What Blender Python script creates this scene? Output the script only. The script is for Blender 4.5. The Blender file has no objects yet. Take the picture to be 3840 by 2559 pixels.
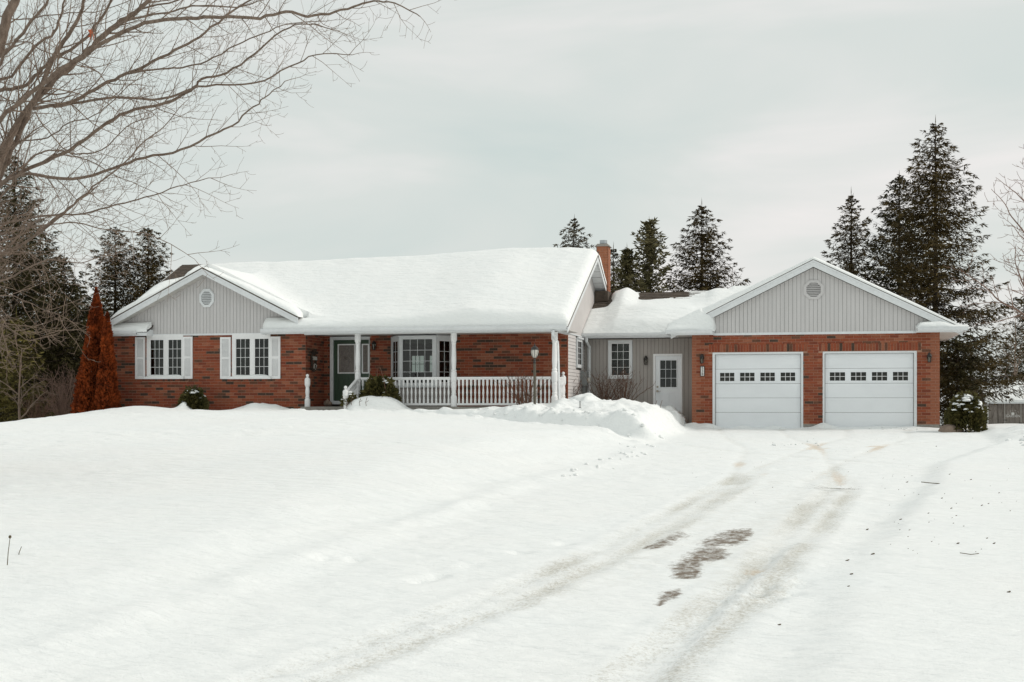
import bpy, math, random
import numpy as np
from mathutils import Vector, noise as mnoise

# ------------------------------------------------------------------ camera, world, sun
EZ = 0.67                      # eye height over the garage slab
F, CX, HY = 5000.0, 1920.0, 1520.0
PSI = math.atan(0.226)
CS, SN = math.cos(PSI), math.sin(PSI)
scene = bpy.context.scene
COL = scene.collection
cam_d = bpy.data.cameras.new('camera')
cam = bpy.data.objects.new('camera', cam_d)
COL.objects.link(cam)
cam.location = (0, 0, EZ)
cam.rotation_euler = (math.pi / 2, 0, PSI)
cam_d.sensor_width = 36
cam_d.lens = 36 * F / 3840
cam_d.shift_y = 240.5 / 3840
cam_d.clip_end = 3000
cam_d.clip_start = 0.1
scene.camera = cam

SUN_AZ = math.radians(78)      # from +Y towards +X
SUN_EL = math.radians(35)
world = bpy.data.worlds.new('World')
scene.world = world
world.use_nodes = True
wn = world.node_tree.nodes; wl = world.node_tree.links
wn.clear()
w_out = wn.new('ShaderNodeOutputWorld')
w_bg = wn.new('ShaderNodeBackground'); w_bg.inputs['Strength'].default_value = 0.1
w_sky = wn.new('ShaderNodeTexSky'); w_sky.sky_type = 'NISHITA'; w_sky.sun_disc = False
w_sky.sun_elevation = SUN_EL; w_sky.sun_rotation = SUN_AZ; w_sky.air_density = 1.0; w_sky.dust_density = 3.0
w_tc = wn.new('ShaderNodeTexCoord')
w_map = wn.new('ShaderNodeMapping'); w_map.inputs['Scale'].default_value = (0.9, 0.9, 4.2)
w_map.inputs['Rotation'].default_value = (0.06, 0.10, 0.3)
w_n = wn.new('ShaderNodeTexNoise'); w_n.inputs['Scale'].default_value = 2.3
w_n.inputs['Detail'].default_value = 5; w_n.inputs['Roughness'].default_value = 0.5
w_n.inputs['Distortion'].default_value = 0.5
w_r = wn.new('ShaderNodeValToRGB')
w_r.color_ramp.elements[0].position = 0.33; w_r.color_ramp.elements[0].color = (5.6, 6.25, 6.05, 1)
w_r.color_ramp.elements[1].position = 0.68; w_r.color_ramp.elements[1].color = (7.8, 7.55, 7.38, 1)
e = w_r.color_ramp.elements.new(0.5); e.color = (6.3, 6.65, 6.4, 1)
w_mix = wn.new('ShaderNodeMix'); w_mix.data_type = 'RGBA'; w_mix.inputs[0].default_value = 0.94
wl.new(w_tc.outputs['Generated'], w_map.inputs['Vector'])
wl.new(w_map.outputs['Vector'], w_n.inputs['Vector'])
wl.new(w_n.outputs['Fac'], w_r.inputs['Fac'])
wl.new(w_sky.outputs['Color'], w_mix.inputs[6])
wl.new(w_r.outputs['Color'], w_mix.inputs[7])
wl.new(w_mix.outputs[2], w_bg.inputs['Color'])
wl.new(w_bg.outputs['Background'], w_out.inputs['Surface'])

sd = bpy.data.lights.new('sun', 'SUN'); sd.energy = 1.45; sd.angle = math.radians(10); sd.color = (1.0, 0.93, 0.86)
sun = bpy.data.objects.new('sun', sd); COL.objects.link(sun)
_sv = Vector((math.sin(SUN_AZ) * math.cos(SUN_EL), math.cos(SUN_AZ) * math.cos(SUN_EL), math.sin(SUN_EL)))
sun.rotation_euler = _sv.to_track_quat('Z', 'Y').to_euler()
sun.location = (30, 10, 30)
vs = scene.view_settings
scene.display_settings.display_device = 'sRGB'
vs.view_transform = 'Standard'; vs.look = 'None'; vs.gamma = 1; vs.use_curve_mapping = False; vs.exposure = 0.20
scene.cycles.max_bounces = 6; scene.cycles.transparent_max_bounces = 12
scene.cycles.caustics_reflective = False; scene.cycles.caustics_refractive = False

R = random.Random(7)

# ------------------------------------------------------------------ measuring helpers: photo pixel + distance -> place
def W(px, py, Y):
    u = px - CX; t = Y / (CS * F + SN * u)
    return (t * (-SN * F + CS * u), Y, EZ + (HY - py) * t)
def WX(px, Y): return W(px, 0, Y)[0]
def WZ(px, py, Y): return W(px, py, Y)[2]

# ------------------------------------------------------------------ materials
def mat(name, col, rough=0.7, var=0.0, vscale=3.0, bump=0.0, bscale=30.0, metal=0.0, col2=None, stretch=None, spec=None, v2=0.0, v2scale=40.0):
    m = bpy.data.materials.new(name); m.use_nodes = True
    n = m.node_tree.nodes; l = m.node_tree.links
    b = n['Principled BSDF']; b.inputs['Roughness'].default_value = rough; b.inputs['Metallic'].default_value = metal
    if spec is not None: b.inputs['Specular IOR Level'].default_value = spec
    b.inputs['Base Color'].default_value = (*col, 1)
    g = n.new('ShaderNodeNewGeometry')
    vec = g.outputs['Position']
    if stretch:
        mp = n.new('ShaderNodeMapping'); mp.inputs['Scale'].default_value = stretch
        l.new(vec, mp.inputs['Vector']); vec = mp.outputs['Vector']
    if var > 0 or col2:
        t = n.new('ShaderNodeTexNoise'); t.inputs['Scale'].default_value = vscale; t.inputs['Detail'].default_value = 6
        t.inputs['Roughness'].default_value = 0.62
        l.new(vec, t.inputs['Vector'])
        r = n.new('ShaderNodeValToRGB'); r.color_ramp.elements[0].position = 0.32; r.color_ramp.elements[1].position = 0.68
        c2 = col2 if col2 else tuple(min(1, c * (1 + var)) for c in col)
        c1 = col if col2 else tuple(c * (1 - var) for c in col)
        r.color_ramp.elements[0].color = (*c1, 1); r.color_ramp.elements[1].color = (*c2, 1)
        l.new(t.outputs['Fac'], r.inputs['Fac'])
        outc = r.outputs['Color']
        if v2 > 0:
            t2 = n.new('ShaderNodeTexNoise'); t2.inputs['Scale'].default_value = v2scale; t2.inputs['Detail'].default_value = 4
            l.new(vec, t2.inputs['Vector'])
            mr = n.new('ShaderNodeMapRange'); mr.inputs[1].default_value = 0.3; mr.inputs[2].default_value = 0.7
            mr.inputs[3].default_value = 1 - v2; mr.inputs[4].default_value = 1 + v2
            l.new(t2.outputs['Fac'], mr.inputs[0])
            mm = n.new('ShaderNodeVectorMath'); mm.operation = 'SCALE'
            l.new(outc, mm.inputs[0]); l.new(mr.outputs[0], mm.inputs['Scale']); outc = mm.outputs[0]
        l.new(outc, b.inputs['Base Color'])
    if bump > 0:
        t = n.new('ShaderNodeTexNoise'); t.inputs['Scale'].default_value = bscale; t.inputs['Detail'].default_value = 5
        l.new(vec, t.inputs['Vector'])
        bp = n.new('ShaderNodeBump'); bp.inputs['Strength'].default_value = bump; bp.inputs['Distance'].default_value = 0.02
        l.new(t.outputs['Fac'], bp.inputs['Height']); l.new(bp.outputs['Normal'], b.inputs['Normal'])
    return m

M = {}
M['white'] = mat('white_paint', (0.82, 0.82, 0.82), 0.45, 0.05, 1.5, 0.05, 60, v2=0.03)
M['trim'] = mat('white_vinyl_trim', (0.70, 0.72, 0.73), 0.45, 0.06, 1.0, 0.04, 60, v2=0.04, v2scale=14)
M['doorwhite'] = mat('white_steel_door', (0.80, 0.825, 0.845), 0.4, 0.03, 0.7, 0.04, 90, stretch=(1, 1, 3))
M['siding'] = mat('grey_siding', (0.56, 0.545, 0.54), 0.6, 0.05, 1.2, 0.06, 50, stretch=(6, 6, 0.6), v2=0.05)
M['sidingd'] = mat('shaded_siding_taupe_apron', (0.365, 0.335, 0.31), 0.6, 0.06, 1.2, 0.06, 50, stretch=(6, 6, 0.6), v2=0.05)  # link siding has the eave's shade put into its colour; also taupe bay apron
M['sidingw'] = mat('pale_siding', (0.60, 0.57, 0.555), 0.6, 0.05, 1.2, 0.06, 50, v2=0.05)
M['gap'] = mat('siding_joint', (0.13, 0.12, 0.11), 0.8)
M['soffit'] = mat('soffit_metal', (0.55, 0.53, 0.50), 0.6, 0.06, 2.0)
M['mortar'] = mat('mortar', (0.40, 0.225, 0.155), 0.9, 0.15, 3.0, 0.2, 120)
BR = [(0.235, 0.053, 0.022), (0.275, 0.066, 0.027), (0.19, 0.043, 0.019), (0.25, 0.074, 0.034), (0.31, 0.110, 0.058)]
for i, c in enumerate(BR):
    M['brick%d' % i] = mat('red_brick_%s' % 'abcde'[i], c, 0.85, 0.18, 9.0, 0.35, 70, stretch=(1, 1, 3), v2=0.2, v2scale=60)
M['brickd'] = mat('dark_brick', (0.060, 0.036, 0.023), 0.85, 0.25, 9.0, 0.3, 70, v2=0.2)
M['brickm'] = mat('brown_brick', (0.125, 0.052, 0.028), 0.85, 0.25, 9.0, 0.3, 70, v2=0.2)
M['bricks'] = mat('sooty_chimney_brick', (0.17, 0.10, 0.075), 0.85, 0.25, 9.0)
M['bricko'] = mat('orange_chimney_brick', (0.32, 0.12, 0.06), 0.85, 0.2, 6.0)
M['shingle'] = mat('brown_shingle', (0.085, 0.065, 0.05), 0.95, 0.3, 5.0, 0.4, 90, v2=0.3, v2scale=90)
M['dark'] = mat('black_metal', (0.020, 0.018, 0.016), 0.45, 0.3, 20)
M['green'] = mat('dark_green_door', (0.022, 0.052, 0.024), 0.45, 0.12, 1.5)
M['concrete'] = mat('concrete', (0.26, 0.245, 0.22), 0.9, 0.2, 2.5, 0.2, 60, v2=0.15)
M['interior'] = mat('interior_wall', (0.30, 0.27, 0.23), 0.9, 0.1, 1.0)
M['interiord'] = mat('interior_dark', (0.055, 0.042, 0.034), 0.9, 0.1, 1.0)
M['curtain'] = mat('sheer_curtain', (0.50, 0.47, 0.43), 0.9, 0.1, 5.0)
M['meter'] = mat('grey_meter_box', (0.21, 0.22, 0.215), 0.5, 0.08, 4.0)
M['steel'] = mat('galvanised_steel', (0.40, 0.43, 0.45), 0.35, 0.1, 8.0, metal=0.6)
M['brass'] = mat('brushed_nickel', (0.35, 0.31, 0.26), 0.35, metal=0.9)
M['bark'] = mat('grey_brown_bark', (0.12, 0.082, 0.06), 0.9, 0, 6.0, 0.5, 25, col2=(0.24, 0.18, 0.14), stretch=(3, 3, 1), v2=0.2)
M['twig'] = mat('twig_bark', (0.20, 0.125, 0.095), 0.85, 0.2, 4.0)
M['twigl'] = mat('pale_twig', (0.19, 0.135, 0.10), 0.85, 0.2, 4.0)
M['redtwig'] = mat('reddish_shrub_twig', (0.115, 0.060, 0.038), 0.85, 0.3, 4.0)
M['trunk'] = mat('conifer_trunk', (0.05, 0.035, 0.025), 0.95, 0.3, 5.0)
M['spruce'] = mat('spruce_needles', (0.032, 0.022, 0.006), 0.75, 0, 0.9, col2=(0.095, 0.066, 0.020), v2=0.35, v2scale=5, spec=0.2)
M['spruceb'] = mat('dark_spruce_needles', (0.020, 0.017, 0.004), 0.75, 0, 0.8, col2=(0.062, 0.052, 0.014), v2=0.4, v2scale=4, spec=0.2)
M['pine'] = mat('pine_needles', (0.065, 0.060, 0.026), 0.75, 0, 1.1, col2=(0.14, 0.12, 0.055), v2=0.3, v2scale=5, spec=0.2)
M['olive'] = mat('olive_cedar_foliage', (0.055, 0.052, 0.014), 0.75, 0, 1.0, col2=(0.19, 0.155, 0.045), v2=0.35, v2scale=5, spec=0.2)
M['rust'] = mat('rust_cedar_foliage', (0.085, 0.016, 0.005), 0.8, 0, 3.6, col2=(0.30, 0.062, 0.013), v2=0.4, v2scale=9, spec=0.15)
M['yew'] = mat('yew_foliage', (0.030, 0.034, 0.010), 0.7, 0, 5.0, col2=(0.13, 0.11, 0.035), v2=0.4, v2scale=12, spec=0.2)
M['wood'] = mat('weathered_wood', (0.16, 0.135, 0.115), 0.9, 0, 2.2, 0.3, 30, col2=(0.30, 0.265, 0.235), stretch=(7, 7, 0.8), v2=0.2)
M['lampglass'] = mat('frosted_lamp_glass', (0.55, 0.53, 0.48), 0.25, 0.1, 10)
M['olivepost'] = mat('olive_post_paint', (0.085, 0.072, 0.05), 0.5, 0.1, 4)
M['leafr'] = mat('dead_leaf', (0.42, 0.10, 0.04), 0.8)
M['plaque'] = mat('plaque_white', (0.72, 0.71, 0.68), 0.5)
M['debris'] = mat('dry_debris', (0.11, 0.085, 0.05), 0.9, 0.3, 20)
M['stone'] = mat('field_stone', (0.24, 0.18, 0.14), 0.9, 0.3, 6, 0.4, 20)

def glass(name, tint, refl=0.9):
    m = bpy.data.materials.new(name); m.use_nodes = True
    n = m.node_tree.nodes; l = m.node_tree.links; n.clear()
    o = n.new('ShaderNodeOutputMaterial'); tr = n.new('ShaderNodeBsdfTransparent'); gl = n.new('ShaderNodeBsdfGlossy')
    tr.inputs['Color'].default_value = (*tint, 1); gl.inputs['Roughness'].default_value = 0.02
    gl.inputs['Color'].default_value = (refl, refl, refl, 1)
    fr = n.new('ShaderNodeFresnel'); fr.inputs['IOR'].default_value = 1.5
    g = n.new('ShaderNodeNewGeometry'); t = n.new('ShaderNodeTexNoise'); t.inputs['Scale'].default_value = 1.6
    bp = n.new('ShaderNodeBump'); bp.inputs['Strength'].default_value = 0.05; bp.inputs['Distance'].default_value = 0.03
    l.new(g.outputs['Position'], t.inputs['Vector']); l.new(t.outputs['Fac'], bp.inputs['Height']); l.new(bp.outputs['Normal'], gl.inputs['Normal'])
    mx = n.new('ShaderNodeMixShader'); l.new(fr.outputs[0], mx.inputs[0]); l.new(tr.outputs[0], mx.inputs[1]); l.new(gl.outputs[0], mx.inputs[2])
    l.new(mx.outputs[0], o.inputs['Surface'])
    return m
M['glass'] = glass('window_glass', (0.50, 0.54, 0.52))
M['glassd'] = glass('garage_window_glass', (0.55, 0.55, 0.5))

def snow_mat(name, dirt=False):
    m = bpy.data.materials.new(name); m.use_nodes = True
    n = m.node_tree.nodes; l = m.node_tree.links
    b = n['Principled BSDF']; b.inputs['Roughness'].default_value = 0.75; b.inputs['Specular IOR Level'].default_value = 0.25
    g = n.new('ShaderNodeNewGeometry')
    t = n.new('ShaderNodeTexNoise'); t.inputs['Scale'].default_value = 0.5; t.inputs['Detail'].default_value = 3
    l.new(g.outputs['Position'], t.inputs['Vector'])
    r = n.new('ShaderNodeValToRGB'); r.color_ramp.elements[0].color = (0.875, 0.905, 0.905, 1); r.color_ramp.elements[1].color = (0.915, 0.92, 0.905, 1)
    l.new(t.outputs['Fac'], r.inputs['Fac'])
    col = r.outputs['Color']
    # wind-grained relief, elongated along the wind
    mp = n.new('ShaderNodeMapping'); mp.inputs['Scale'].default_value = (0.9, 2.6, 2.0); mp.inputs['Rotation'].default_value = (0, 0, 0.15)
    l.new(g.outputs['Position'], mp.inputs['Vector'])
    t1 = n.new('ShaderNodeTexNoise'); t1.inputs['Scale'].default_value = 2.4; t1.inputs['Detail'].default_value = 7; t1.inputs['Roughness'].default_value = 0.6
    l.new(mp.outputs['Vector'], t1.inputs['Vector'])
    t2 = n.new('ShaderNodeTexNoise'); t2.inputs['Scale'].default_value = 70; t2.inputs['Detail'].default_value = 2
    l.new(g.outputs['Position'], t2.inputs['Vector'])
    b1 = n.new('ShaderNodeBump'); b1.inputs['Strength'].default_value = 1.0; b1.inputs['Distance'].default_value = 0.07
    b2 = n.new('ShaderNodeBump'); b2.inputs['Strength'].default_value = 0.4; b2.inputs['Distance'].default_value = 0.008
    l.new(t1.outputs['Fac'], b1.inputs['Height']); l.new(t2.outputs['Fac'], b2.inputs['Height'])
    l.new(b1.outputs['Normal'], b2.inputs['Normal']); l.new(b2.outputs['Normal'], b.inputs['Normal'])
    if dirt:
        def attr(nm):
            a = n.new('ShaderNodeAttribute'); a.attribute_name = nm; return a.outputs['Fac']
        def blend(colin, fac_attr, scale, lo, hi, c, detail=8, stretch=(1, 1, 1), gain=1.0):
            tn = n.new('ShaderNodeTexNoise'); tn.inputs['Scale'].default_value = scale; tn.inputs['Detail'].default_value = detail
            tn.inputs['Roughness'].default_value = 0.75
            mpp = n.new('ShaderNodeMapping'); mpp.inputs['Scale'].default_value = stretch
            l.new(g.outputs['Position'], mpp.inputs['Vector']); l.new(mpp.outputs['Vector'], tn.inputs['Vector'])
            ad = n.new('ShaderNodeMath'); ad.operation = 'ADD'; l.new(tn.outputs['Fac'], ad.inputs[0]); l.new(attr(fac_attr), ad.inputs[1])
            mr = n.new('ShaderNodeMapRange'); mr.inputs[1].default_value = lo; mr.inputs[2].default_value = hi
            mr.inputs[3].default_value = 0; mr.inputs[4].default_value = gain
            l.new(ad.outputs[0], mr.inputs[0])
            mx = n.new('ShaderNodeMix'); mx.data_type = 'RGBA'
            l.new(mr.outputs[0], mx.inputs[0]); l.new(colin, mx.inputs[6]); mx.inputs[7].default_value = (*c, 1)
            return mx.outputs[2]
        col = blend(col, 'grime', 7.0, 0.85, 1.55, (0.66, 0.645, 0.59), gain=0.8)
        col = blend(col, 'grit', 34.0, 1.0, 1.25, (0.44, 0.41, 0.33), gain=0.75)
        col = blend(col, 'tan', 16.0, 1.0, 1.4, (0.62, 0.46, 0.30), gain=0.65, stretch=(1, 0.8, 1))
        col = blend(col, 'bare', 17.0, 0.98, 1.20, (0.15, 0.105, 0.065), stretch=(0.75, 0.6, 1), gain=0.92)
    l.new(col, b.inputs['Base Color'])
    return m
M['snow'] = snow_mat('snow')
M['drive'] = snow_mat('packed_snow', True)

# ------------------------------------------------------------------ mesh builder
class MB:
    def __init__(s): s.v = []; s.f = []; s.m = []
    def hexa(s, p, mi=0, skip=()):
        b = len(s.v); s.v.extend(p)
        fs = [(0, 3, 2, 1), (4, 5, 6, 7), (0, 1, 5, 4), (1, 2, 6, 5), (2, 3, 7, 6), (3, 0, 4, 7)]
        for i, q in enumerate(fs):
            if i in skip: continue
            s.f.append(tuple(b + k for k in q)); s.m.append(mi)
        return s
    def box(s, x0, x1, y0, y1, z0, z1, mi=0, skip=()):
        s.hexa([(x0, y0, z0), (x1, y0, z0), (x1, y1, z0), (x0, y1, z0), (x0, y0, z1), (x1, y0, z1), (x1, y1, z1), (x0, y1, z1)], mi, skip)
        return s
    def slab(s, q, t, mi=0):            # four points of the top (ccw from above), thickness t downwards
        s.hexa([(x, y, z - t) for x, y, z in q] + list(q), mi); return s
    def poly(s, pts, mi=0):
        b = len(s.v); s.v.extend(pts); s.f.append(tuple(range(b, b + len(pts)))); s.m.append(mi); return s
    def prism(s, xz, y0, y1, mi=0):     # polygon in XZ (ccw seen from -Y), extruded in Y
        b = len(s.v); n = len(xz)
        s.v.extend([(x, y0, z) for x, z in xz] + [(x, y1, z) for x, z in xz])
        s.f.append(tuple(b + i for i in range(n))); s.f.append(tuple(b + n + i for i in reversed(range(n)))); s.m += [mi, mi]
        for i in range(n):
            j = (i + 1) % n
            s.f.append((b + i, b + n + i, b + n + j, b + j)); s.m.append(mi)
        return s
    def prismx(s, yz, x0, x1, mi=0):    # polygon in YZ extruded in X
        b = len(s.v); n = len(yz)
        s.v.extend([(x0, y, z) for y, z in yz] + [(x1, y, z) for y, z in yz])
        s.f.append(tuple(b + i for i in range(n))); s.f.append(tuple(b + n + i for i in reversed(range(n)))); s.m += [mi, mi]
        for i in range(n):
            j = (i + 1) % n
            s.f.append((b + i, b + n + i, b + n + j, b + j)); s.m.append(mi)
        return s
    def lathe(s, cx, cy, prof, n=10, mi=0, rot=0.0, sq=False):   # prof: (r, z) bottom to top
        b = len(s.v)
        for r, z in prof:
            for k in range(n):
                a = rot + 2 * math.pi * k / n
                s.v.append((cx + r * math.cos(a), cy + r * math.sin(a), z))
        for i in range(len(prof) - 1):
            for k in range(n):
                k2 = (k + 1) % n
                s.f.append((b + i * n + k, b + i * n + k2, b + (i + 1) * n + k2, b + (i + 1) * n + k)); s.m.append(mi)
        s.f.append(tuple(b + k for k in reversed(range(n)))); s.f.append(tuple(b + (len(prof) - 1) * n + k for k in range(n))); s.m += [mi, mi]
        return s
    def tube(s, pts, rad, n=4, mi=0):
        b = len(s.v); P = [Vector(p) for p in pts]
        if len(P) < 2: return s
        d0 = (P[1] - P[0]).normalized()
        a = Vector((0, 0, 1)) if abs(d0.z) < 0.9 else Vector((1, 0, 0))
        e1 = d0.cross(a).normalized()
        for i, p in enumerate(P):
            d = (P[min(i + 1, len(P) - 1)] - P[max(i - 1, 0)])
            if d.length < 1e-9: d = d0.copy()
            d.normalize()
            e1 = (e1 - d * e1.dot(d)); 
            if e1.length < 1e-6: e1 = d.orthogonal()
            e1.normalize(); e2 = d.cross(e1)
            r = rad[i] if hasattr(rad, '__len__') else rad
            for k in range(n):
                an = 2 * math.pi * k / n
                s.v.append(tuple(p + e1 * (r * math.cos(an)) + e2 * (r * math.sin(an))))
        for i in range(len(P) - 1):
            for k in range(n):
                k2 = (k + 1) % n
                s.f.append((b + i * n + k, b + i * n + k2, b + (i + 1) * n + k2, b + (i + 1) * n + k)); s.m.append(mi)
        s.f.append(tuple(b + k for k in reversed(range(n)))); s.f.append(tuple(b + (len(P) - 1) * n + k for k in range(n))); s.m += [mi, mi]
        return s
    def blade(s, p, d, w, ln, wd, mi=0):   # p start, d unit dir, w unit side
        b = len(s.v)
        s.v.append(p)
        mx = (p[0] + d[0] * ln * .45, p[1] + d[1] * ln * .45, p[2] + d[2] * ln * .45)
        s.v.append((mx[0] + w[0] * wd, mx[1] + w[1] * wd, mx[2] + w[2] * wd))
        s.v.append((p[0] + d[0] * ln, p[1] + d[1] * ln, p[2] + d[2] * ln))
        s.v.append((mx[0] - w[0] * wd, mx[1] - w[1] * wd, mx[2] - w[2] * wd))
        s.f.append((b, b + 1, b + 2, b + 3)); s.m.append(mi)
    def mesh(s, name, mats, org=(0, 0, 0), smooth=False):
        me = bpy.data.meshes.new(name)
        ox, oy, oz = org
        me.from_pydata([(x - ox, y - oy, z - oz) for x, y, z in s.v], [], s.f)
        if not isinstance(mats, (list, tuple)): mats = [mats]
        for m in mats: me.materials.append(m)
        if len(mats) > 1: me.polygons.foreach_set('material_index', s.m)
        if smooth: me.polygons.foreach_set('use_smooth', [True] * len(s.f))
        me.update()
        return me

ORG = {}
def thing(name, label, cat, loc=(0, 0, 0), group=None):
    o = bpy.data.objects.new(name, None); COL.objects.link(o); o.location = loc
    o.empty_display_size = 0.3
    o['label'] = label; o['category'] = cat
    if group: o['group'] = group
    ORG[o.name] = tuple(loc); return o
def part(name, mb, mats, parent, label=None, smooth=False, kind=None):
    org = ORG[parent.name]
    o = bpy.data.objects.new(name, mb.mesh(name, mats, org, smooth)); COL.objects.link(o); o.parent = parent
    ORG[o.name] = org
    if label: o['label'] = label
    if kind: o['kind'] = kind
    return o
def solo(name, mb, mats, label, cat, base, group=None, smooth=False):
    o = bpy.data.objects.new(name, mb.mesh(name, mats, base, smooth)); COL.objects.link(o); o.location = base
    o['label'] = label; o['category'] = cat
    if group: o['group'] = group
    ORG[o.name] = tuple(base); return o
def setting(name, mb, mats, kind='structure', smooth=False, label=None, category=None):
    o = bpy.data.objects.new(name, mb.mesh(name, mats, (0, 0, 0), smooth)); COL.objects.link(o); o['kind'] = kind
    if label: o['label'] = label
    if category: o['category'] = category
    return o
def shift_copy(root, delta, label=None):
    c = root.copy(); COL.objects.link(c); c.location = Vector(root.location) + Vector(delta)
    if label: c['label'] = label
    for ch in [k for k in root.children]:
        d = ch.copy(); COL.objects.link(d); d.parent = c
        for g in ch.children:
            e2 = g.copy(); COL.objects.link(e2); e2.parent = d
    return c

# ------------------------------------------------------------------ numpy noise
_rs = np.random.RandomState(3); _LAT = _rs.rand(256, 256)
def vnoise(x, y, f=1.0, off=0):
    x = x * f + off * 17.3 + 1000; y = y * f + off * 9.1 + 1000
    xi = np.floor(x).astype(int); yi = np.floor(y).astype(int); fx = x - xi; fy = y - yi
    fx = fx * fx * (3 - 2 * fx); fy = fy * fy * (3 - 2 * fy)
    a = _LAT[xi % 256, yi % 256]; b = _LAT[(xi + 1) % 256, yi % 256]; c = _LAT[xi % 256, (yi + 1) % 256]; d = _LAT[(xi + 1) % 256, (yi + 1) % 256]
    return (a * (1 - fx) + b * fx) * (1 - fy) + (c * (1 - fx) + d * fx) * fy - 0.5
def fbm(x, y, f=1.0, o=4, off=0):
    s = 0; a = 1.0
    for i in range(o):
        s = s + a * vnoise(x, y, f * 2 ** i, off + i * 3); a *= 0.5
    return s
def sst(a, b, x):
    t = np.clip((x - a) / (b - a), 0, 1); return t * t * (3 - 2 * t)
# ------------------------------------------------------------------ ground
YL, YP, YG, YB = 35.55, 37.0, 38.65, 39.9      # wall planes: left wing, porch, garage, link
XL0, XL1, XR = -20.0, -14.03, -6.77            # left end, porch return wall, right end wall
def x_left(Y): return np.interp(Y, [-30, 5, 7, 11, 20, 25, 28, 31, 34, 37.5, 60], [-5.2, -4.75, -4.6, -4.4, -4.05, -3.3, -3.4, -3.55, -3.4, -3.25, -3.2])
def x_right(Y): return np.interp(Y, [-30, 7.7, 9.8, 13.2, 16.5, 20.7, 24.2, 28, 31, 38, 60], [-1.2, -.25, -.05, .36, .9, 1.5, 1.94, 2.9, 3.9, 4.3, 4.3])
PATH = [(-13.2, 34.6), (-12.6, 33.5), (-10, 33.15), (-7.5, 32.6), (-5.4, 31.7), (-3.2, 30.8)]
def seg_dist(x, y, P):
    best = np.full(x.shape, 1e9)
    for (ax, ay), (bx, by) in zip(P[:-1], P[1:]):
        dx, dy = bx - ax, by - ay
        t = np.clip(((x - ax) * dx + (y - ay) * dy) / (dx * dx + dy * dy), 0, 1)
        best = np.minimum(best, np.hypot(x - ax - t * dx, y - ay - t * dy))
    return best
def g2(x, y, cx, cy, sx, sy): return np.exp(-((x - cx) / sx) ** 2 - ((y - cy) / sy) ** 2)
def rut_l(Y): return np.interp(Y, [-30, 7.2, 11, 13.1, 20.7, 28, 33, 37.5], [-3.4, -2.95, -2.2, -1.9, -1.2, -1.0, -1.2, -1.6])
def rut_r(Y): return np.interp(Y, [-30, 7.6, 9.65, 12.8, 20.7, 28, 33, 37.5], [-1.5, -.95, -.66, -.3, .45, .9, 1.2, 2.1])
RUTS = [[(-2.6, 38.0), (-2.2, 34), (-1.4, 29), (-1.25, 20.7)], [(-.9, 38.0), (-.6, 34), (.2, 29), (.4, 20.7)],
        [(2.5, 38.0), (2.3, 34), (1.2, 29), (.3, 24), (-.2, 20)], [(.9, 38.2), (.8, 34), (-.2, 29), (-.9, 24), (-1.4, 19)],
        [(-3.0, 30.5), (-1.5, 28), (1.0, 25.5), (2.0, 24.5)], [(3.2, 33), (1.4, 30.5), (-1.5, 28.2), (-3, 27.4)]]
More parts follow.
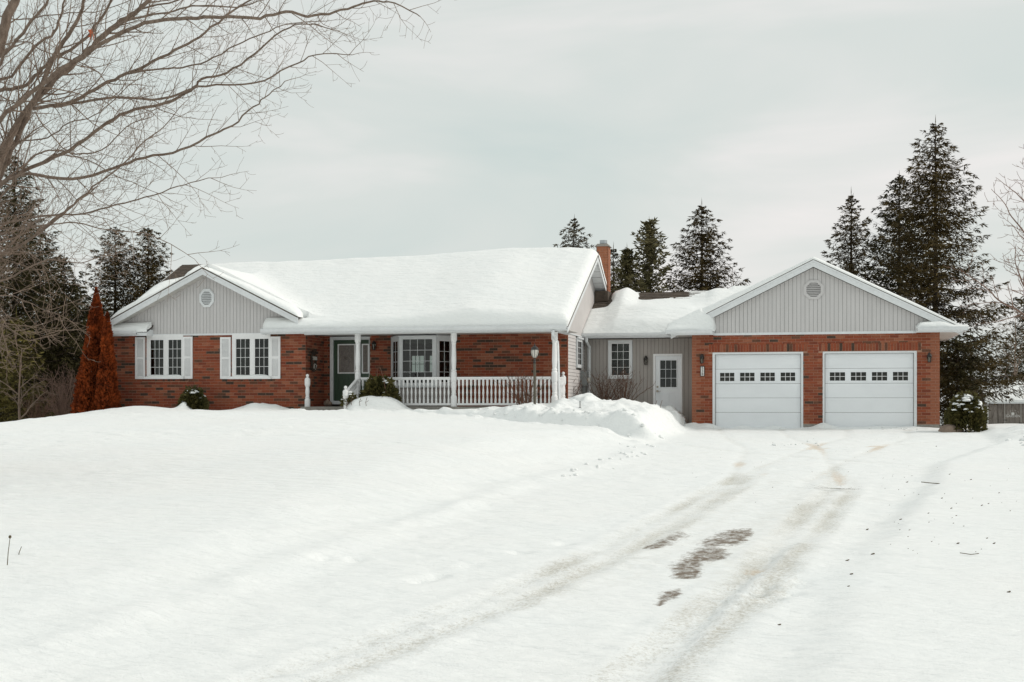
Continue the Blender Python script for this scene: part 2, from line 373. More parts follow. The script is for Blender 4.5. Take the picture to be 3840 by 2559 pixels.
def ground_z(x, y):
    drv = np.interp(y, [-40, 0, 8, 38, 39, 60, 100], [-1.1, -1.0, -.9, 0, 0, -.35, -.35])
    lawn = np.interp(y, [-40, 0, 5, 8, 14, 20, 26, 31, 33, 37, 60, 100], [-1.1, -1.0, -.93, -.83, -.56, -.22, .13, .42, .49, .50, .25, .1])
    lawn = lawn - .62 * sst(-18, -25, x) * sst(18, 33, y)
    lawn = lawn + .10 * fbm(x, y, .12, 2, 5) * sst(5, 12, y)
    yp = np.interp(x, [-13.2, -10, -7.5, -5.4, -3.2], [33.5, 33.15, 32.6, 31.7, 30.8])
    lawn = lawn - .26 * sst(-11.0, -4.2, x) * (1 - sst(yp - .1, yp + .3, y)) * sst(24, 31, y)
    xl, xr = x_left(y), x_right(y)
    wd = np.interp(y, [0, 8, 20, 27, 30, 31.5, 60], [1.2, 1.2, 2.8, 3.6, 2.0, .95, .7])
    jag = .22 * fbm(x, y, 1.2, 3, 11)
    kl = 1 - sst(xl - wd, xl + .05, x + jag)            # 1 on the lawn
    z = drv * (1 - kl) + lawn * kl
    # low berm along the ploughed edge
    z = z + .04 * np.exp(-((x - xl + .25) / .28) ** 2) * sst(4, 7, y) * (1 - sst(26, 31, y)) * (1 + .9 * fbm(x, y, 2.0, 3, 2))
    # right side field, a little higher than the ploughed drive
    kr = sst(xr - .05, xr + .45, x + .5 * jag)
    fld = drv + .10 + .05 * fbm(x, y, .4, 3, 8)
    z = np.where(x > xr - .3, z * (1 - kr) + fld * kr, z)
    # rough shovelled bank at the far right
    bk = sst(4.3, 5.2, x + .5 * fbm(x, y, 1.0, 3, 21)) * sst(28.5, 30.8, y + .8 * fbm(x, y, .8, 3, 22)) * (1 - sst(35.8, 37.2, y))
    z = z + bk * (.11 + .16 * np.abs(fbm(x, y, 1.4, 4, 23)))
    z = z + +.06 * g2(x, y, 5.6, 41, 1.2, 2.0) + .16 * g2(x, y, 5.3, 24.5, 1.3, 1.2) * (1 + fbm(x, y, 2.5, 4, 24))
    z = z + .10 * sst(2.6, 3.2, x) * (1 - sst(5.6, 6.3, x)) * np.exp(-((y - 19.2 + .1 * x) / .25) ** 2) - .05 * sst(2.6, 3.4, x) * np.exp(-((y - 18.5 + .1 * x) / .3) ** 2)
    # heaps
    heap = .26 * g2(x, y, -5.7, 34.9, 1.15, .95) + .05 * g2(x, y, -4.2, 35.3, .8, .9) + .05 * g2(x, y, -8.2, 34.3, 1.6, .6)
    heap = heap + .06 * g2(x, y, -7.4, 33.9, .8, .5)
    z = z + heap * (1 + .35 * fbm(x, y, 1.6, 4, 31))
    lumps = (np.abs(fbm(x, y, 1.7, 5, 33)) - .1) * .26
    z = z + (lumps + .05 * fbm(x, y, 4.5, 3, 34)) * kl * sst(-9.5, -6.5, x) * (1 - sst(-3.4, -3.0, x)) * sst(31.2, 32.4, y)
    z = z + (.40 * np.exp(-(np.abs((x + 11.9) / .55) ** 2.6) - ((y - 34.75) / .38) ** 4) + .26 * np.exp(-(np.abs((x + 11.2) / .36) ** 2.6) - ((y - 34.75) / .38) ** 4)) * (1 + .12 * fbm(x, y, 2.0, 2, 41))
    z = z + .22 * np.exp(-((x + 15.05) / .62) ** 2 - ((y - 34.9) / .5) ** 2) * (1 + .8 * fbm(x, y, 2.4, 4, 42))
    z = z + .24 * np.exp(-((x + 17.25) / .16) ** 2 - ((y - 34.6) / .3) ** 2)
    z = z + .14 * g2(x, y, -18.6, 34.3, 1.2, 1.0)
    # shovelled path from the steps to the drive
    d = seg_dist(x, y, PATH) + .16 * fbm(x, y, 1.1, 4, 51)
    pk = 1 - sst(.36, .74, d)
    pz = np.interp(x, [-13.5, -12.5, -8, -5, -3.2], [.36, .27, .14, .0, -.22])
    z = z * (1 - pk) + np.minimum(z, pz) * pk
    z = z + .06 * np.exp(-((d - .78) / .14) ** 2) * np.abs(fbm(x, y, 2.5, 3, 52)) * 2 * (x < -3.4)
    # wheel ruts and packed texture on the drive
    on = (1 - kl) * (1 - kr) * sst(2, 6, y)
    near = 1 - sst(19, 23, y)
    for rc in (rut_l(y), rut_r(y)):
        for o_ in (-.12, .16):
            z = z - .013 * np.exp(-((x - rc - o_) / .085) ** 2) * on * near
        z = z + .010 * np.exp(-((np.abs(x - rc) - .36) / .07) ** 2) * on * near * (1 + 1.5 * vnoise(x, y, 6, 61))
        z = z + .008 * np.sin(y * 2 * math.pi / .085) * np.exp(-((x - rc) / .2) ** 4) * on * (1 - sst(11, 14, y))
    for P in RUTS: z = z - .014 * np.exp(-((seg_dist(x, y, P)) / .14) ** 2) * on
    z = z + .016 * fbm(x, y, 4.0, 3, 62) * on
    # wind crust on the lawn
    cr = sst(-.05, .22, fbm(x, y * 1.4, .30, 3, 71))
    z = z + (.055 * np.abs(fbm(x, y * 2.4, 1.6, 4, 72))) * cr * kl * sst(9, 14, y)
    z = z + (.016 * fbm(x, y * 1.6, .9, 3, 73) + .07 * fbm(x * .6, y, .35, 2, 74) * sst(10, 14, y)) * kl
    # foot prints across the fresh snow
    for fx, fy in FEET:
        z = z - .055 * np.exp(-((x - fx) / .07) ** 2 - ((y - fy) / .12) ** 2)
    # step down beside the wheel track on the right
    z = z + .05 * sst(-.02, .06, x - (x_right(y) - .62 - .05 * vnoise(x, y, 1.0, 81))) * (1 - kr) * (1 - sst(13, 15, y)) * sst(3, 5, y)
    # under the buildings
    ing = (np.abs(x) < 3.6) & (y > YG + .1) & (y < 46.5)
    z = np.where(ing, -.06, z)
    z = np.where((x > XL0) & (x < -6.8) & (y > YP + .1) & (y < 45), np.minimum(z, .4), z)
    fr = (np.abs(x) < 3.7) & (y > YG - 1.2) & (y <= YG + .1)
    z = np.where(fr, np.minimum(z, .05 + .02 * np.sin(x * 3)) + .06 * sst(YG - .35, YG + .05, y) * (1 + 2 * vnoise(x, y, 2.2, 91)), z)
    # small drifts against the garage piers
    z = z + .13 * g2(x, y, -2.95, YG - .15, .28, .25) + .14 * g2(x, y, .28, YG - .15, .25, .2) + .05 * g2(x, y, 3.0, YG - .2, .5, .25)
    # rolling far field
    z = z + .25 * fbm(x, y, .02, 2, 95) * sst(60, 120, y)
    return z
FEET = []
for (px_, py_) in [(1640, 2160), (1580, 2175), (1760, 2120), (1950, 2070), (1210, 2105), (1335, 2100), (2120, 2040)]:
    t_ = 1.81 / ((py_ - HY) / 1.0 / (CS * F + SN * (px_ - CX)) + .03); FEET.append((WX(px_, t_), t_))
for (px_, py_) in [(2900, 2270), (2960, 2250), (2990, 2220), (3010, 2200), (2860, 2225), (2830, 2245)]:
    t_ = 1.81 / ((py_ - HY) / (CS * F + SN * (px_ - CX)) + .03); FEET.append((WX(px_, t_), t_))

def axis(fine0, fine1, step, lo, hi, grow=1.28, stepf=None):
    a = [fine0]
    while a[-1] < fine1: a.append(a[-1] + (stepf(a[-1]) if stepf else step))
    s_ = step; b = [a[0]]
    while b[-1] > lo: s_ *= grow; b.append(b[-1] - s_)
    s_ = step if not stepf else stepf(a[-1])
    while a[-1] < hi: s_ *= grow; a.append(a[-1] + s_)
    return np.array(list(reversed(b[1:])) + a)
GX = axis(-25.0, 7.6, .07, -600, 600)
GY = axis(6.0, 39.0, .05, -60, 1500, stepf=lambda y: .035 + max(0, y - 8) * .0016)
gx, gy = np.meshgrid(GX, GY); gz = ground_z(gx, gy)
ny, nx = gx.shape
cxm = .25 * (gx[:-1, :-1] + gx[1:, 1:] + gx[1:, :-1] + gx[:-1, 1:]); cym = .25 * (gy[:-1, :-1] + gy[1:, 1:] + gy[1:, :-1] + gy[:-1, 1:])
m_drive = (cxm > x_left(cym) - .1) & (cxm < x_right(cym) + .1) & (cym < YG) & (cym > -60)
m_bank = (~m_drive) & (cxm > -9.6) & (cxm < -3.2) & (cym > np.interp(cxm, [-9.6, -5.4, -3.2], [33.9, 32.4, 31.5])) & (cym < YB)
m_bank |= (~m_drive) & (cxm > 4.4) & (cxm < 9) & (cym > 29.3) & (cym < 36.9)
m_ground = ~(m_drive | m_bank)
# smooth normals of the whole sheet, so the seams between its pieces do not show
dzx = np.gradient(gz, GX, axis=1); dzy = np.gradient(gz, GY, axis=0)
nrm = np.stack([-dzx, -dzy, np.ones_like(gz)], -1); nrm /= np.linalg.norm(nrm, axis=-1, keepdims=True)
def drive_masks(x, y):
    grime = np.zeros_like(x); grit = np.zeros_like(x); tan = np.zeros_like(x); bare = np.zeros_like(x)
    near = 1 - .75 * sst(17, 29, y)
    for rc in (rut_l(y), rut_r(y)):
        for o_, a_, w_ in ((-.55, .22, .08), (-.30, .34, .08), (-.12, .42, .10), (.16, .46, .10), (.36, .36, .08), (.62, .2, .07)):
            wob = .05 * vnoise(y, y * 0 + o_, .35, 5)
            k = np.exp(-((x - rc - o_ - wob) / (w_ * 1.35)) ** 2) * (.85 + .6 * fbm(x * 1.5, y, .8, 3, 66 + int(o_ * 10))); grime += .50 * a_ * k * near; grit += .85 * a_ * k * near
        grime += .20 * np.exp(-((x - rc) / .6) ** 2) * near; grit += .14 * np.exp(-((x - rc) / .55) ** 2) * near
    grime += .30 * np.exp(-((x - .5 * (rut_l(y) + rut_r(y))) / .9) ** 2) * sst(8, 12, y)
    grit += .16 * np.exp(-((x - .5 * (rut_l(y) + rut_r(y))) / 1.3) ** 2)
    for P in RUTS:
        d = seg_dist(x, y, P); grime = np.maximum(grime, .46 * np.exp(-(d / .2) ** 2)); tan = np.maximum(tan, .40 * np.exp(-(d / .13) ** 2)); grit += .12 * np.exp(-(d / .2) ** 2)
    for cx, cy, sx, sy, a in BARE: bare += (a + .06) * np.exp(-(((x - cx) / sx) ** 2 + ((y - cy) / sy) ** 2))
    for cx, cy, sx, sy, a in TANS: tan += a * np.exp(-(((x - cx) / sx) ** 2 + ((y - cy) / sy) ** 2))
    grime += .35 * np.exp(-((y - 37.9) / .5) ** 2) * (np.abs(x) < 3.4)
    return grime, grit, tan, np.minimum(bare, .66)
def gp(px, py):
    t = 1.81 / ((py - HY) / (CS * F + SN * (px - CX)) + .03); return WX(px, t), t
def blob(px, py, wpx, hpx, a):
    cx, cy = gp(px, py); x1, _ = gp(px + wpx, py); _, y1 = gp(px, py - hpx); return (cx, cy, 1.25 * abs(x1 - cx), 1.5 * abs(y1 - cy), a)
BARE = [blob(2545, 2008, 60, 16, .52), blob(2480, 2040, 60, 14, .46), blob(2440, 2055, 36, 8, .46), blob(2720, 2000, 60, 16, .50), blob(2800, 2000, 40, 18, .52), blob(2760, 2035, 46, 12, .46), blob(2660, 2035, 46, 14, .46),
        blob(2620, 2088, 90, 28, .58), blob(2700, 2078, 40, 12, .5), blob(2560, 2125, 60, 14, .42), blob(2600, 2155, 45, 12, .50), blob(2540, 2165, 50, 16, .40), blob(2530, 2220, 60, 16, .47),
        blob(2500, 2245, 50, 14, .46), blob(2470, 2268, 30, 8, .44), blob(2830, 2145, 36, 7, .42), blob(2800, 2225, 60, 4, .40)]
TANS = [blob(2420, 2020, 90, 30, .5), blob(2830, 2145, 60, 14, .55), blob(2865, 1780, 30, 8, .6), blob(3190, 1790, 90, 22, .45), blob(2780, 1740, 70, 8, .42), blob(3060, 1672, 40, 26, .45), blob(3290, 1675, 40, 24, .5), blob(2880, 2100, 120, 60, .25), blob(2850, 2225, 90, 12, .4), blob(2560, 1735, 60, 14, .35)]
def sheet(name, mask, mt, kind, label=None, cat=None, masks=False):
    used = np.zeros((ny, nx), bool)
    used[:-1, :-1] |= mask; used[1:, :-1] |= mask; used[:-1, 1:] |= mask; used[1:, 1:] |= mask
    idx = -np.ones((ny, nx), int); idx[used] = np.arange(used.sum())
    co = np.stack([gx[used], gy[used], gz[used]], -1)
    a = idx[:-1, :-1][mask]; b = idx[:-1, 1:][mask]; c = idx[1:, 1:][mask]; d = idx[1:, :-1][mask]
    q = np.stack([a, b, c, d], -1)
    me = bpy.data.meshes.new(name)
    me.vertices.add(len(co)); me.vertices.foreach_set('co', co.ravel().astype(np.float32))
    me.loops.add(q.size); me.loops.foreach_set('vertex_index', q.ravel().astype(np.int32))
    me.polygons.add(len(q)); me.polygons.foreach_set('loop_start', np.arange(0, q.size, 4, dtype=np.int32))
    me.polygons.foreach_set('use_smooth', np.ones(len(q), bool))
    me.update(calc_edges=True)
    me.normals_split_custom_set_from_vertices(nrm[used].astype(np.float32).tolist())
    me.materials.append(mt)
    if masks:
        for nm, arr in zip(('grime', 'grit', 'tan', 'bare'), drive_masks(co[:, 0], co[:, 1])):
            at = me.attributes.new(nm, 'FLOAT', 'POINT'); at.data.foreach_set('value', arr.astype(np.float32))
    o = bpy.data.objects.new(name, me); COL.objects.link(o); o['kind'] = kind
    if label: o['label'] = label
    if cat: o['category'] = cat
    return o
sheet('ground', m_ground, M['snow'], 'structure')
sheet('driveway', m_drive, M['drive'], 'structure', masks=True)
sheet('snow_bank', m_bank, M['snow'], 'stuff', 'shovelled heaps of lumpy white snow beside the driveway', 'snow bank')
def gzp(x, y): return float(ground_z(np.array([[float(x)]]), np.array([[float(y)]]))[0, 0])

# ------------------------------------------------------------------ house
house = thing('brick_bungalow', 'long red brick bungalow with snow covered roof and attached double garage', 'house', (-10, 38, 0))
class Multi:
    def __init__(s, name, m, par): s.n, s.m, s.p = name, m, par
    def box(s, *a): part(s.n, MB().box(*a), s.m, s.p); return s
ZT = 2.70        # top of the brick
def free_cells(x0, x1, z0, z1, ops):
    xs = sorted(set([x0, x1] + [min(max(v, x0), x1) for o in ops for v in (o[0], o[1])]))
    zs = sorted(set([z0, z1] + [min(max(v, z0), z1) for o in ops for v in (o[2], o[3])]))
    out = []
    for i in range(len(xs) - 1):
        run = None
        for j in range(len(zs) - 1):
            cx, cz = (xs[i] + xs[i + 1]) / 2, (zs[j] + zs[j + 1]) / 2
            hit = any(o[0] < cx < o[1] and o[2] < cz < o[3] for o in ops)
            if not hit:
                if run is None: run = [zs[j], zs[j + 1]]
                else: run[1] = zs[j + 1]
            elif run is not None: out.append((xs[i], xs[i + 1], *run)); run = None
        if run is not None: out.append((xs[i], xs[i + 1], *run))
    return out
def wall_y(name, x0, x1, z0, z1, y, ops, m, th=.15, par=None):
    mb = MB()
    for a, b, c, d in free_cells(x0, x1, z0, z1, ops): mb.box(a, b, y, y + th, c, d)
    return part(name, mb, m, par or house)
BMATS = [M['brick%d' % i] for i in range(5)] + [M['brickd'], M['brickm']]
BL, BH, JT, COURSE, MOD = .234, .070, .0105, .0800, .2445
rest = MB(); rest_mats = BMATS
single = []        # (x, y, z, matindex, length)
def pick(rr, dark):
    v = rr.random()
    if v < dark * .55: return 5
    if v < dark: return 6
    return rr.choice([0, 0, 1, 1, 2, 3, 3, 4])
def lay(x0, x1, z0, z1, y, ops, dark, seed, axis_='x', proud=.007, wall=None, keep=False, pale=False):
    rr = random.Random(seed); nrow = int(round((z1 - z0) / COURSE))
    for r_ in range(nrow):
        zt = z1 - r_ * COURSE; zb = zt - BH; zc = (zt + zb) / 2
        iv = [(x0, x1)]
        for o in ops:
            if o[2] < zc < o[3]:
                nv = []
                for a, b in iv:
                    if o[1] <= a or o[0] >= b: nv.append((a, b)); continue
                    if o[0] > a: nv.append((a, o[0]))
                    if o[1] < b: nv.append((o[1], b))
                iv = nv
        off = (r_ % 2) * MOD / 2 + x0 - MOD
        k = 0
        while off + k * MOD < x1:
            a0 = off + k * MOD; b0 = a0 + BL; k += 1
            for a, b in iv:
                s0, s1 = max(a0, a), min(b0, b)
                if s1 - s0 < .03: continue
                mi = pick(rr, dark)
                if pale and (s0 - x0 < .12 or x1 - s1 < .12): mi = 4
                jz = rr.uniform(-.001, .001); pr = proud + rr.uniform(-.002, .002)
                if keep and axis_ == 'x' and s1 - s0 > BL - .002:
                    single.append((s0, y - pr, zb + jz, mi))
                elif axis_ == 'x':
                    rest.box(s0, s1, y - pr, y + .001, zb + jz, zt + jz, mi, skip=(4,))
                else:
                    rest.box(y - .001, y + pr, s0, s1, zb + jz, zt + jz, mi, skip=(5,))
def soldiers(x0, x1, z0, z1, y, seed, dark=.12, pitch=.0805):
    rr = random.Random(seed); n = int((x1 - x0) / pitch); p = (x1 - x0) / n
    for i in range(n):
        rest.box(x0 + i * p + .005, x0 + (i + 1) * p - .005, y - .008 - rr.uniform(0, .002), y + .001, z0 + .004, z1 - .006, pick(rr, dark), skip=(4,))

# --- left wing front wall
def zp(px, py, Y): return WZ(px, py, Y)
Z1 = lambda x, y: (380 + x / 2.24, 900 + y / 2.24)
wins = []
for (a, b, s0, s1, g) in ((385, 690, (290, 372), (690, 770), ((418, 525), (568, 675))), (1102, 1422, (1003, 1090), (1422, 1507), ((1135, 1250), (1293, 1407)))):
    x0 = WX(Z1(a, 0)[0], YL); x1 = WX(Z1(b, 0)[0], YL)
    zt = WZ(*Z1(a, 812), YL); zb = WZ(*Z1(a, 1165), YL)
    wins.append(dict(x0=x0, x1=x1, zt=zt, zb=zb, sh=[tuple(WX(Z1(v, 0)[0], YL) for v in s_) for s_ in (s0, s1)],
                     gl=[tuple(WX(Z1(v, 0)[0], YL) for v in q) for q in g]))
opsL = [(w['x0'], w['x1'], w['zb'], ZT) for w in wins]
wallL = wall_y('brick_wall', XL0, XL1, -.2, ZT, YL, opsL, M['mortar'])
opsLb = list(opsL)
for w in wins:
    opsLb.append((w['x0'] - .16, w['x1'] + .16, w['zb'] - .085, w['zb']))
lay(XL0, XL1, ZT - 32 * COURSE, ZT, YL, opsLb, .19, 11, keep=True)
for w in wins:
    soldiers(w['x0'] - .15, w['x1'] + .15, w['zb'] - .082, w['zb'], YL - .012, 5, .5, .078)
# --- porch return wall (faces +X)
ret = MB().box(XL1 - .15, XL1, YL + .15, YP + .15, -.2, ZT); part('brick_wall', ret, M['mortar'], house)
lay(YL + .01, YP, ZT - 28 * COURSE, ZT, XL1, [], .22, 12, axis_='y')
# --- porch wall
dX0, dX1 = WX(1239.5, YP), WX(1388, YP); dZt = ZT
bX0, bX1 = WX(1469.5, YP), WX(1693.6, YP)
opsP = [(dX0, dX1, .5, ZT + .1), (bX0, bX1, .5, ZT + .1)]
wall_y('brick_wall', XL1, XR, -.2, ZT, YP, opsP, M['mortar'])
lay(XL1, XR - .002, ZT - 28 * COURSE, ZT, YP, opsP, .24, 13)
# --- garage wall
gd = []
for (a, b, c, d, org, sc) in ((248, 998, 268, 980, (2560, 930), 2.208), (53, 790, 68, 768, (3060, 930), 2.091)):
    gd.append(dict(x0=WX(org[0] + a / sc, YG), x1=WX(org[0] + b / sc, YG), s0=WX(org[0] + c / sc, YG), s1=WX(org[0] + d / sc, YG)))
gd[0]['zt'] = zp(2672, 1323, YG); gd[1]['zt'] = gd[0]['zt']
XG = 3.415
opsG = [(g['x0'], g['x1'], -.3, g['zt']) for g in gd]
wallG = wall_y('brick_wall', -XG, XG, .12, ZT, YG, opsG, M['mortar'])
Zs0, Zs1 = gd[0]['zt'] + .012, gd[0]['zt'] + .245
opsGb = opsG + [(g['x0'] - .12, g['x1'] + .12, Zs0 - .01, Zs1) for g in gd]
lay(-XG, XG, ZT - 32 * COURSE, ZT, YG, opsGb, .09, 14, pale=True)
for i, g in enumerate(gd): soldiers(g['x0'] - .115, g['x1'] + .115, Zs0, Zs1, YG, 20 + i)
for a, b in ((-XG, gd[0]['x0']), (gd[0]['x1'], gd[1]['x0']), (gd[1]['x1'], XG)): part('foundation', MB().box(a, b, YG - .012, YG + .14, -.3, .13), M['concrete'], house)
# individual bricks: the 300 of the nearest wall
single.sort(key=lambda b: (-b[2]))
sm = []
for mi in range(7):
    mb = MB().box(0, BL, -.0, .009, 0, BH, 0, skip=(4,)); sm.append(mb.mesh('brick', BMATS[mi]))
h0 = Vector(ORG[house.name])
vis = [b for b in single if b[2] > .42]
for k, (bx, by, bz, mi) in enumerate(vis[:300]):
    o = bpy.data.objects.new('brick', sm[mi]); o.location = Vector((bx, by, bz)) - h0; COL.objects.link(o); o.parent = wallL
for (bx, by, bz, mi) in vis[300:] + [b for b in single if b[2] <= .42]: rest.box(bx, bx + BL, by, by + .009, bz, bz + BH, mi, skip=(4,))
part('brick_courses', rest, rest_mats, house, kind='stuff')

# --- other walls, floors
om = Multi('side_wall', M['mortar'], house)
om.box(XL0, XL0 + .15, YL + .15, 45, -.2, ZT)                       # left end
om.box(XG - .15, XG, YG + .15, 46, -.2, ZT); om.box(-XG, -XG + .15, YG + .15, 46, -.2, ZT); om.box(-XG + .15, XG - .15, 45.85, 46, -.2, ZT)
rw = []                                                             # rear windows of the living room
for (a, b) in ((1541, 1590), (1608, 1640), (1652, 1668), (1678, 1690)): rw.append((WX(a, 44.85), WX(b, 44.85), WZ(1560, 1398, 44.85), WZ(1560, 1334, 44.85)))
wall_y('rear_wall', XL0 + .15, XR - .15, -.2, ZT, 44.85, rw, M['interior'])
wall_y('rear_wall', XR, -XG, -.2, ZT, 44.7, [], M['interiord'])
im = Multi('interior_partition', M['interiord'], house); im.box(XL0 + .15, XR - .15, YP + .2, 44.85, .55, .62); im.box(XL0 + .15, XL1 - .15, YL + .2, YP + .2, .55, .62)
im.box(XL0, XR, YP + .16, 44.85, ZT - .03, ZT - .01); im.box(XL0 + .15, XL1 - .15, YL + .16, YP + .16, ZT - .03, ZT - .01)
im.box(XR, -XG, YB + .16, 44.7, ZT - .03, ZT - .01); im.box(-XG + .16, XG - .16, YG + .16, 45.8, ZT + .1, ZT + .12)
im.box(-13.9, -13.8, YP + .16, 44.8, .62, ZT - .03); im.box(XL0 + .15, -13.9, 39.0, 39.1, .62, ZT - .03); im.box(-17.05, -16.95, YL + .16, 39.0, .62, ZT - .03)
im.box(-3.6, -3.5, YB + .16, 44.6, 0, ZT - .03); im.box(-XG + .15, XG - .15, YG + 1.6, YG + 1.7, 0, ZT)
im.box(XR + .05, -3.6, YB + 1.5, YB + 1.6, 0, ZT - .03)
rwm = MB()
for a, b, c, d in rw:
    n = max(1, round((b - a) / .15))
    for i in range(n + 1): rwm.box(a + (b - a) * i / n - .008, a + (b - a) * i / n + .008, 44.86, 44.88, c, d)
    for z in (c, (c + d) / 2, d): rwm.box(a, b, 44.862, 44.878, z - .01, z + .01)
part('rear_window_grille', rwm, M['wood'], house)
# furniture silhouettes in the living room: a low dark cabinet
part('cabinet', MB().box(-12.2, -9.7, 40.5, 41.0, .62, 1.25), M['interiord'], house)

# --- right end wall: lapped siding below, vertical above
sb = MB().box(XR - .15, XR - .012, YP + .152, 44.85, -.2, ZT); sw = part('siding_wall', sb, M['gap'], house)
cw0, cw1 = 38.42, 39.32; cz0, cz1 = WZ(2165, 1380, 38.7), WZ(2165, 1269, 38.7)   # narrow window in the end wall
nb = 0; z = ZT - .01
BDH = .0985
while z > -.1:
    zb = z - BDH
    for (a, b) in (((YP + .02, YB + .0),) if not (zb < cz1 + .02 and z > cz0 - .02) else ((YP + .02, cw0 - .05), (cw1 + .05, YB))):
        b_ = MB().hexa([(XR - .012, a, zb + .006), (XR + .016, a, zb + .006), (XR + .016, b, zb + .006), (XR - .012, b, zb + .006),
                        (XR - .012, a, z), (XR + .003, a, z), (XR + .003, b, z), (XR - .012, b, z)])
        part('board', b_, M['sidingw'], sw)
    z = zb
part('corner_trim', MB().box(XR, XR + .022, YP - .0, YP + .05, -.1, ZT), M['brick3'], house)
wn_ = part('window', MB().box(XR + .0, XR + .05, cw0, cw0 + .09, cz0, cz1).box(XR, XR + .05, cw1 - .09, cw1, cz0, cz1).box(XR, XR + .05, cw0 + .09, cw1 - .09, cz1 - .1, cz1)
     .box(XR, XR + .06, cw0 + .09, cw1 - .09, cz0, cz0 + .1).box(XR + .05, XR + .09, cw0 - .02, cw1 + .02, cz1 - .02, cz1 + .03), M['trim'], house)
part('pane', MB().box(XR + .012, XR + .016, cw0 + .09, cw1 - .09, cz0 + .1, cz1 - .1), M['dark'], wn_)
mu = MB()
for k in (1, 2, 3): mu.box(XR + .017, XR + .024, cw0 + .09, cw1 - .09, cz0 + .1 + (cz1 - cz0 - .2) * k / 4 - .008, cz0 + .1 + (cz1 - cz0 - .2) * k / 4 + .008)
mu.box(XR + .017, XR + .024, (cw0 + cw1) / 2 - .008, (cw0 + cw1) / 2 + .008, cz0 + .1, cz1 - .1)
part('muntin', mu, M['trim'], wn_)

# --- roofs -------------------------------------------------------
EY, RY, BY = 35.15, 40.28, 45.41          # main eave, ridge, rear eave
ZE, ZR = 2.81, 5.27
SLM = (ZR - ZE) / (RY - EY)
XA, XBR = -20.2, -6.40
def z_main(y): return ZR - SLM * abs(y - RY)
GXC, GZA, GSL = -17.0, 4.605, .5          # front gable over the left wing
GW = 2.87
RXG0, RXG1 = -18.73, -15.22               # ends of its eave returns
rm = MB()
T = .045
rm.slab([(XA, YL, z_main(YL)), (XBR, YL, z_main(YL)), (XBR, RY, ZR), (XA, RY, ZR)], T)
rm.slab([(XA, RY, ZR), (XBR, RY, ZR), (XBR, BY, ZE), (XA, BY, ZE)], T)
rm.slab([(XA, EY, ZE), (RXG0, EY, ZE), (RXG0, YL, z_main(YL)), (XA, YL, z_main(YL))], T)
rm.slab([(RXG1, EY, ZE), (XBR, EY, ZE), (XBR, YL, z_main(YL)), (RXG1, YL, z_main(YL))], T)
YBG = EY - .01
yi = RY - (ZR - GZA) / SLM
for s in (-1, 1):
    q = [(GXC, YBG, GZA), (GXC + s * GW, YBG, GZA - GSL * GW), (GXC + s * GW, EY + (GZA - GSL * GW - ZE) / SLM, GZA - GSL * GW), (GXC, yi, GZA)]
    if s < 0: q = [q[1], q[0], q[3], q[2]]
    rm.slab(q, T)
roofM = part('roof', rm, M['shingle'], house)
# garage + link roofs
GA, GS2, GE, YGB = 4.796, .496, 4.0, 38.42
LYE, LYR = 39.45, 42.48; LZR = 4.27; SLL = (LZR - ZE) / (LYR - LYE)
def z_link(y): return LZR - SLL * abs(y - LYR)
gm = MB()
for s in (-1, 1):
    q = [(0, YGB, GA), (s * GE, YGB, GA - GS2 * GE), (s * GE, 46.4, GA - GS2 * GE), (0, 46.4, GA)]
    if s < 0: q = [q[1], q[0], q[3], q[2]]
    gm.slab(q, T)
gm.slab([(XR - .05, LYE, ZE), (-3.0, LYE, ZE), (-1.0, LYR, LZR), (XR - .05, LYR, LZR)], T)
gm.slab([(XR - .05, LYR, LZR), (-1.0, LYR, LZR), (-3.0, 45.5, ZE), (XR - .05, 45.5, ZE)], T)
for s in (-1, 1):   # eave returns
    xa, xb = sorted((s * 2.77, s * 4.0))
    gm.slab([(xa, 38.22, ZE), (xb, 38.22, ZE), (xb, YG - .01, ZE + .08), (xa, YG - .01, ZE + .08)], T)
part('roof', gm, M['shingle'], house)
# shingle courses laid bare by the wind
def shingle_rows(x0, x1, y0, y1, zf, xf0=None):
    mb = MB(); y = y0; rr = random.Random(3)
    while y < y1:
        x = x0 + rr.uniform(-.3, 0)
        while x < x1:
            xe = min(x + .30, x1); xs = max(x, x0)
            if xe - xs > .03: mb.slab([(xs + .003, y, zf(y) + .022 + rr.uniform(0, .006)), (xe - .003, y, zf(y) + .022 + rr.uniform(0, .004)), (xe - .003, y + .15, zf(y + .15) + .005), (xs + .003, y + .15, zf(y + .15) + .005)], .018)
            x += .30
        y += .125
    return mb
part('shingle_courses', shingle_rows(XA + .02, -19.0, 37.6, RY - .02, z_main), M['shingle'], house, kind='stuff')
part('shingle_courses', shingle_rows(-5.7, -3.1, 41.4, LYR - .02, z_link), M['shingle'], house, kind='stuff')
part('shingle_courses', shingle_rows(XR + .02, -6.0, 41.0, LYR - .02, z_link), M['shingle'], house, kind='stuff')

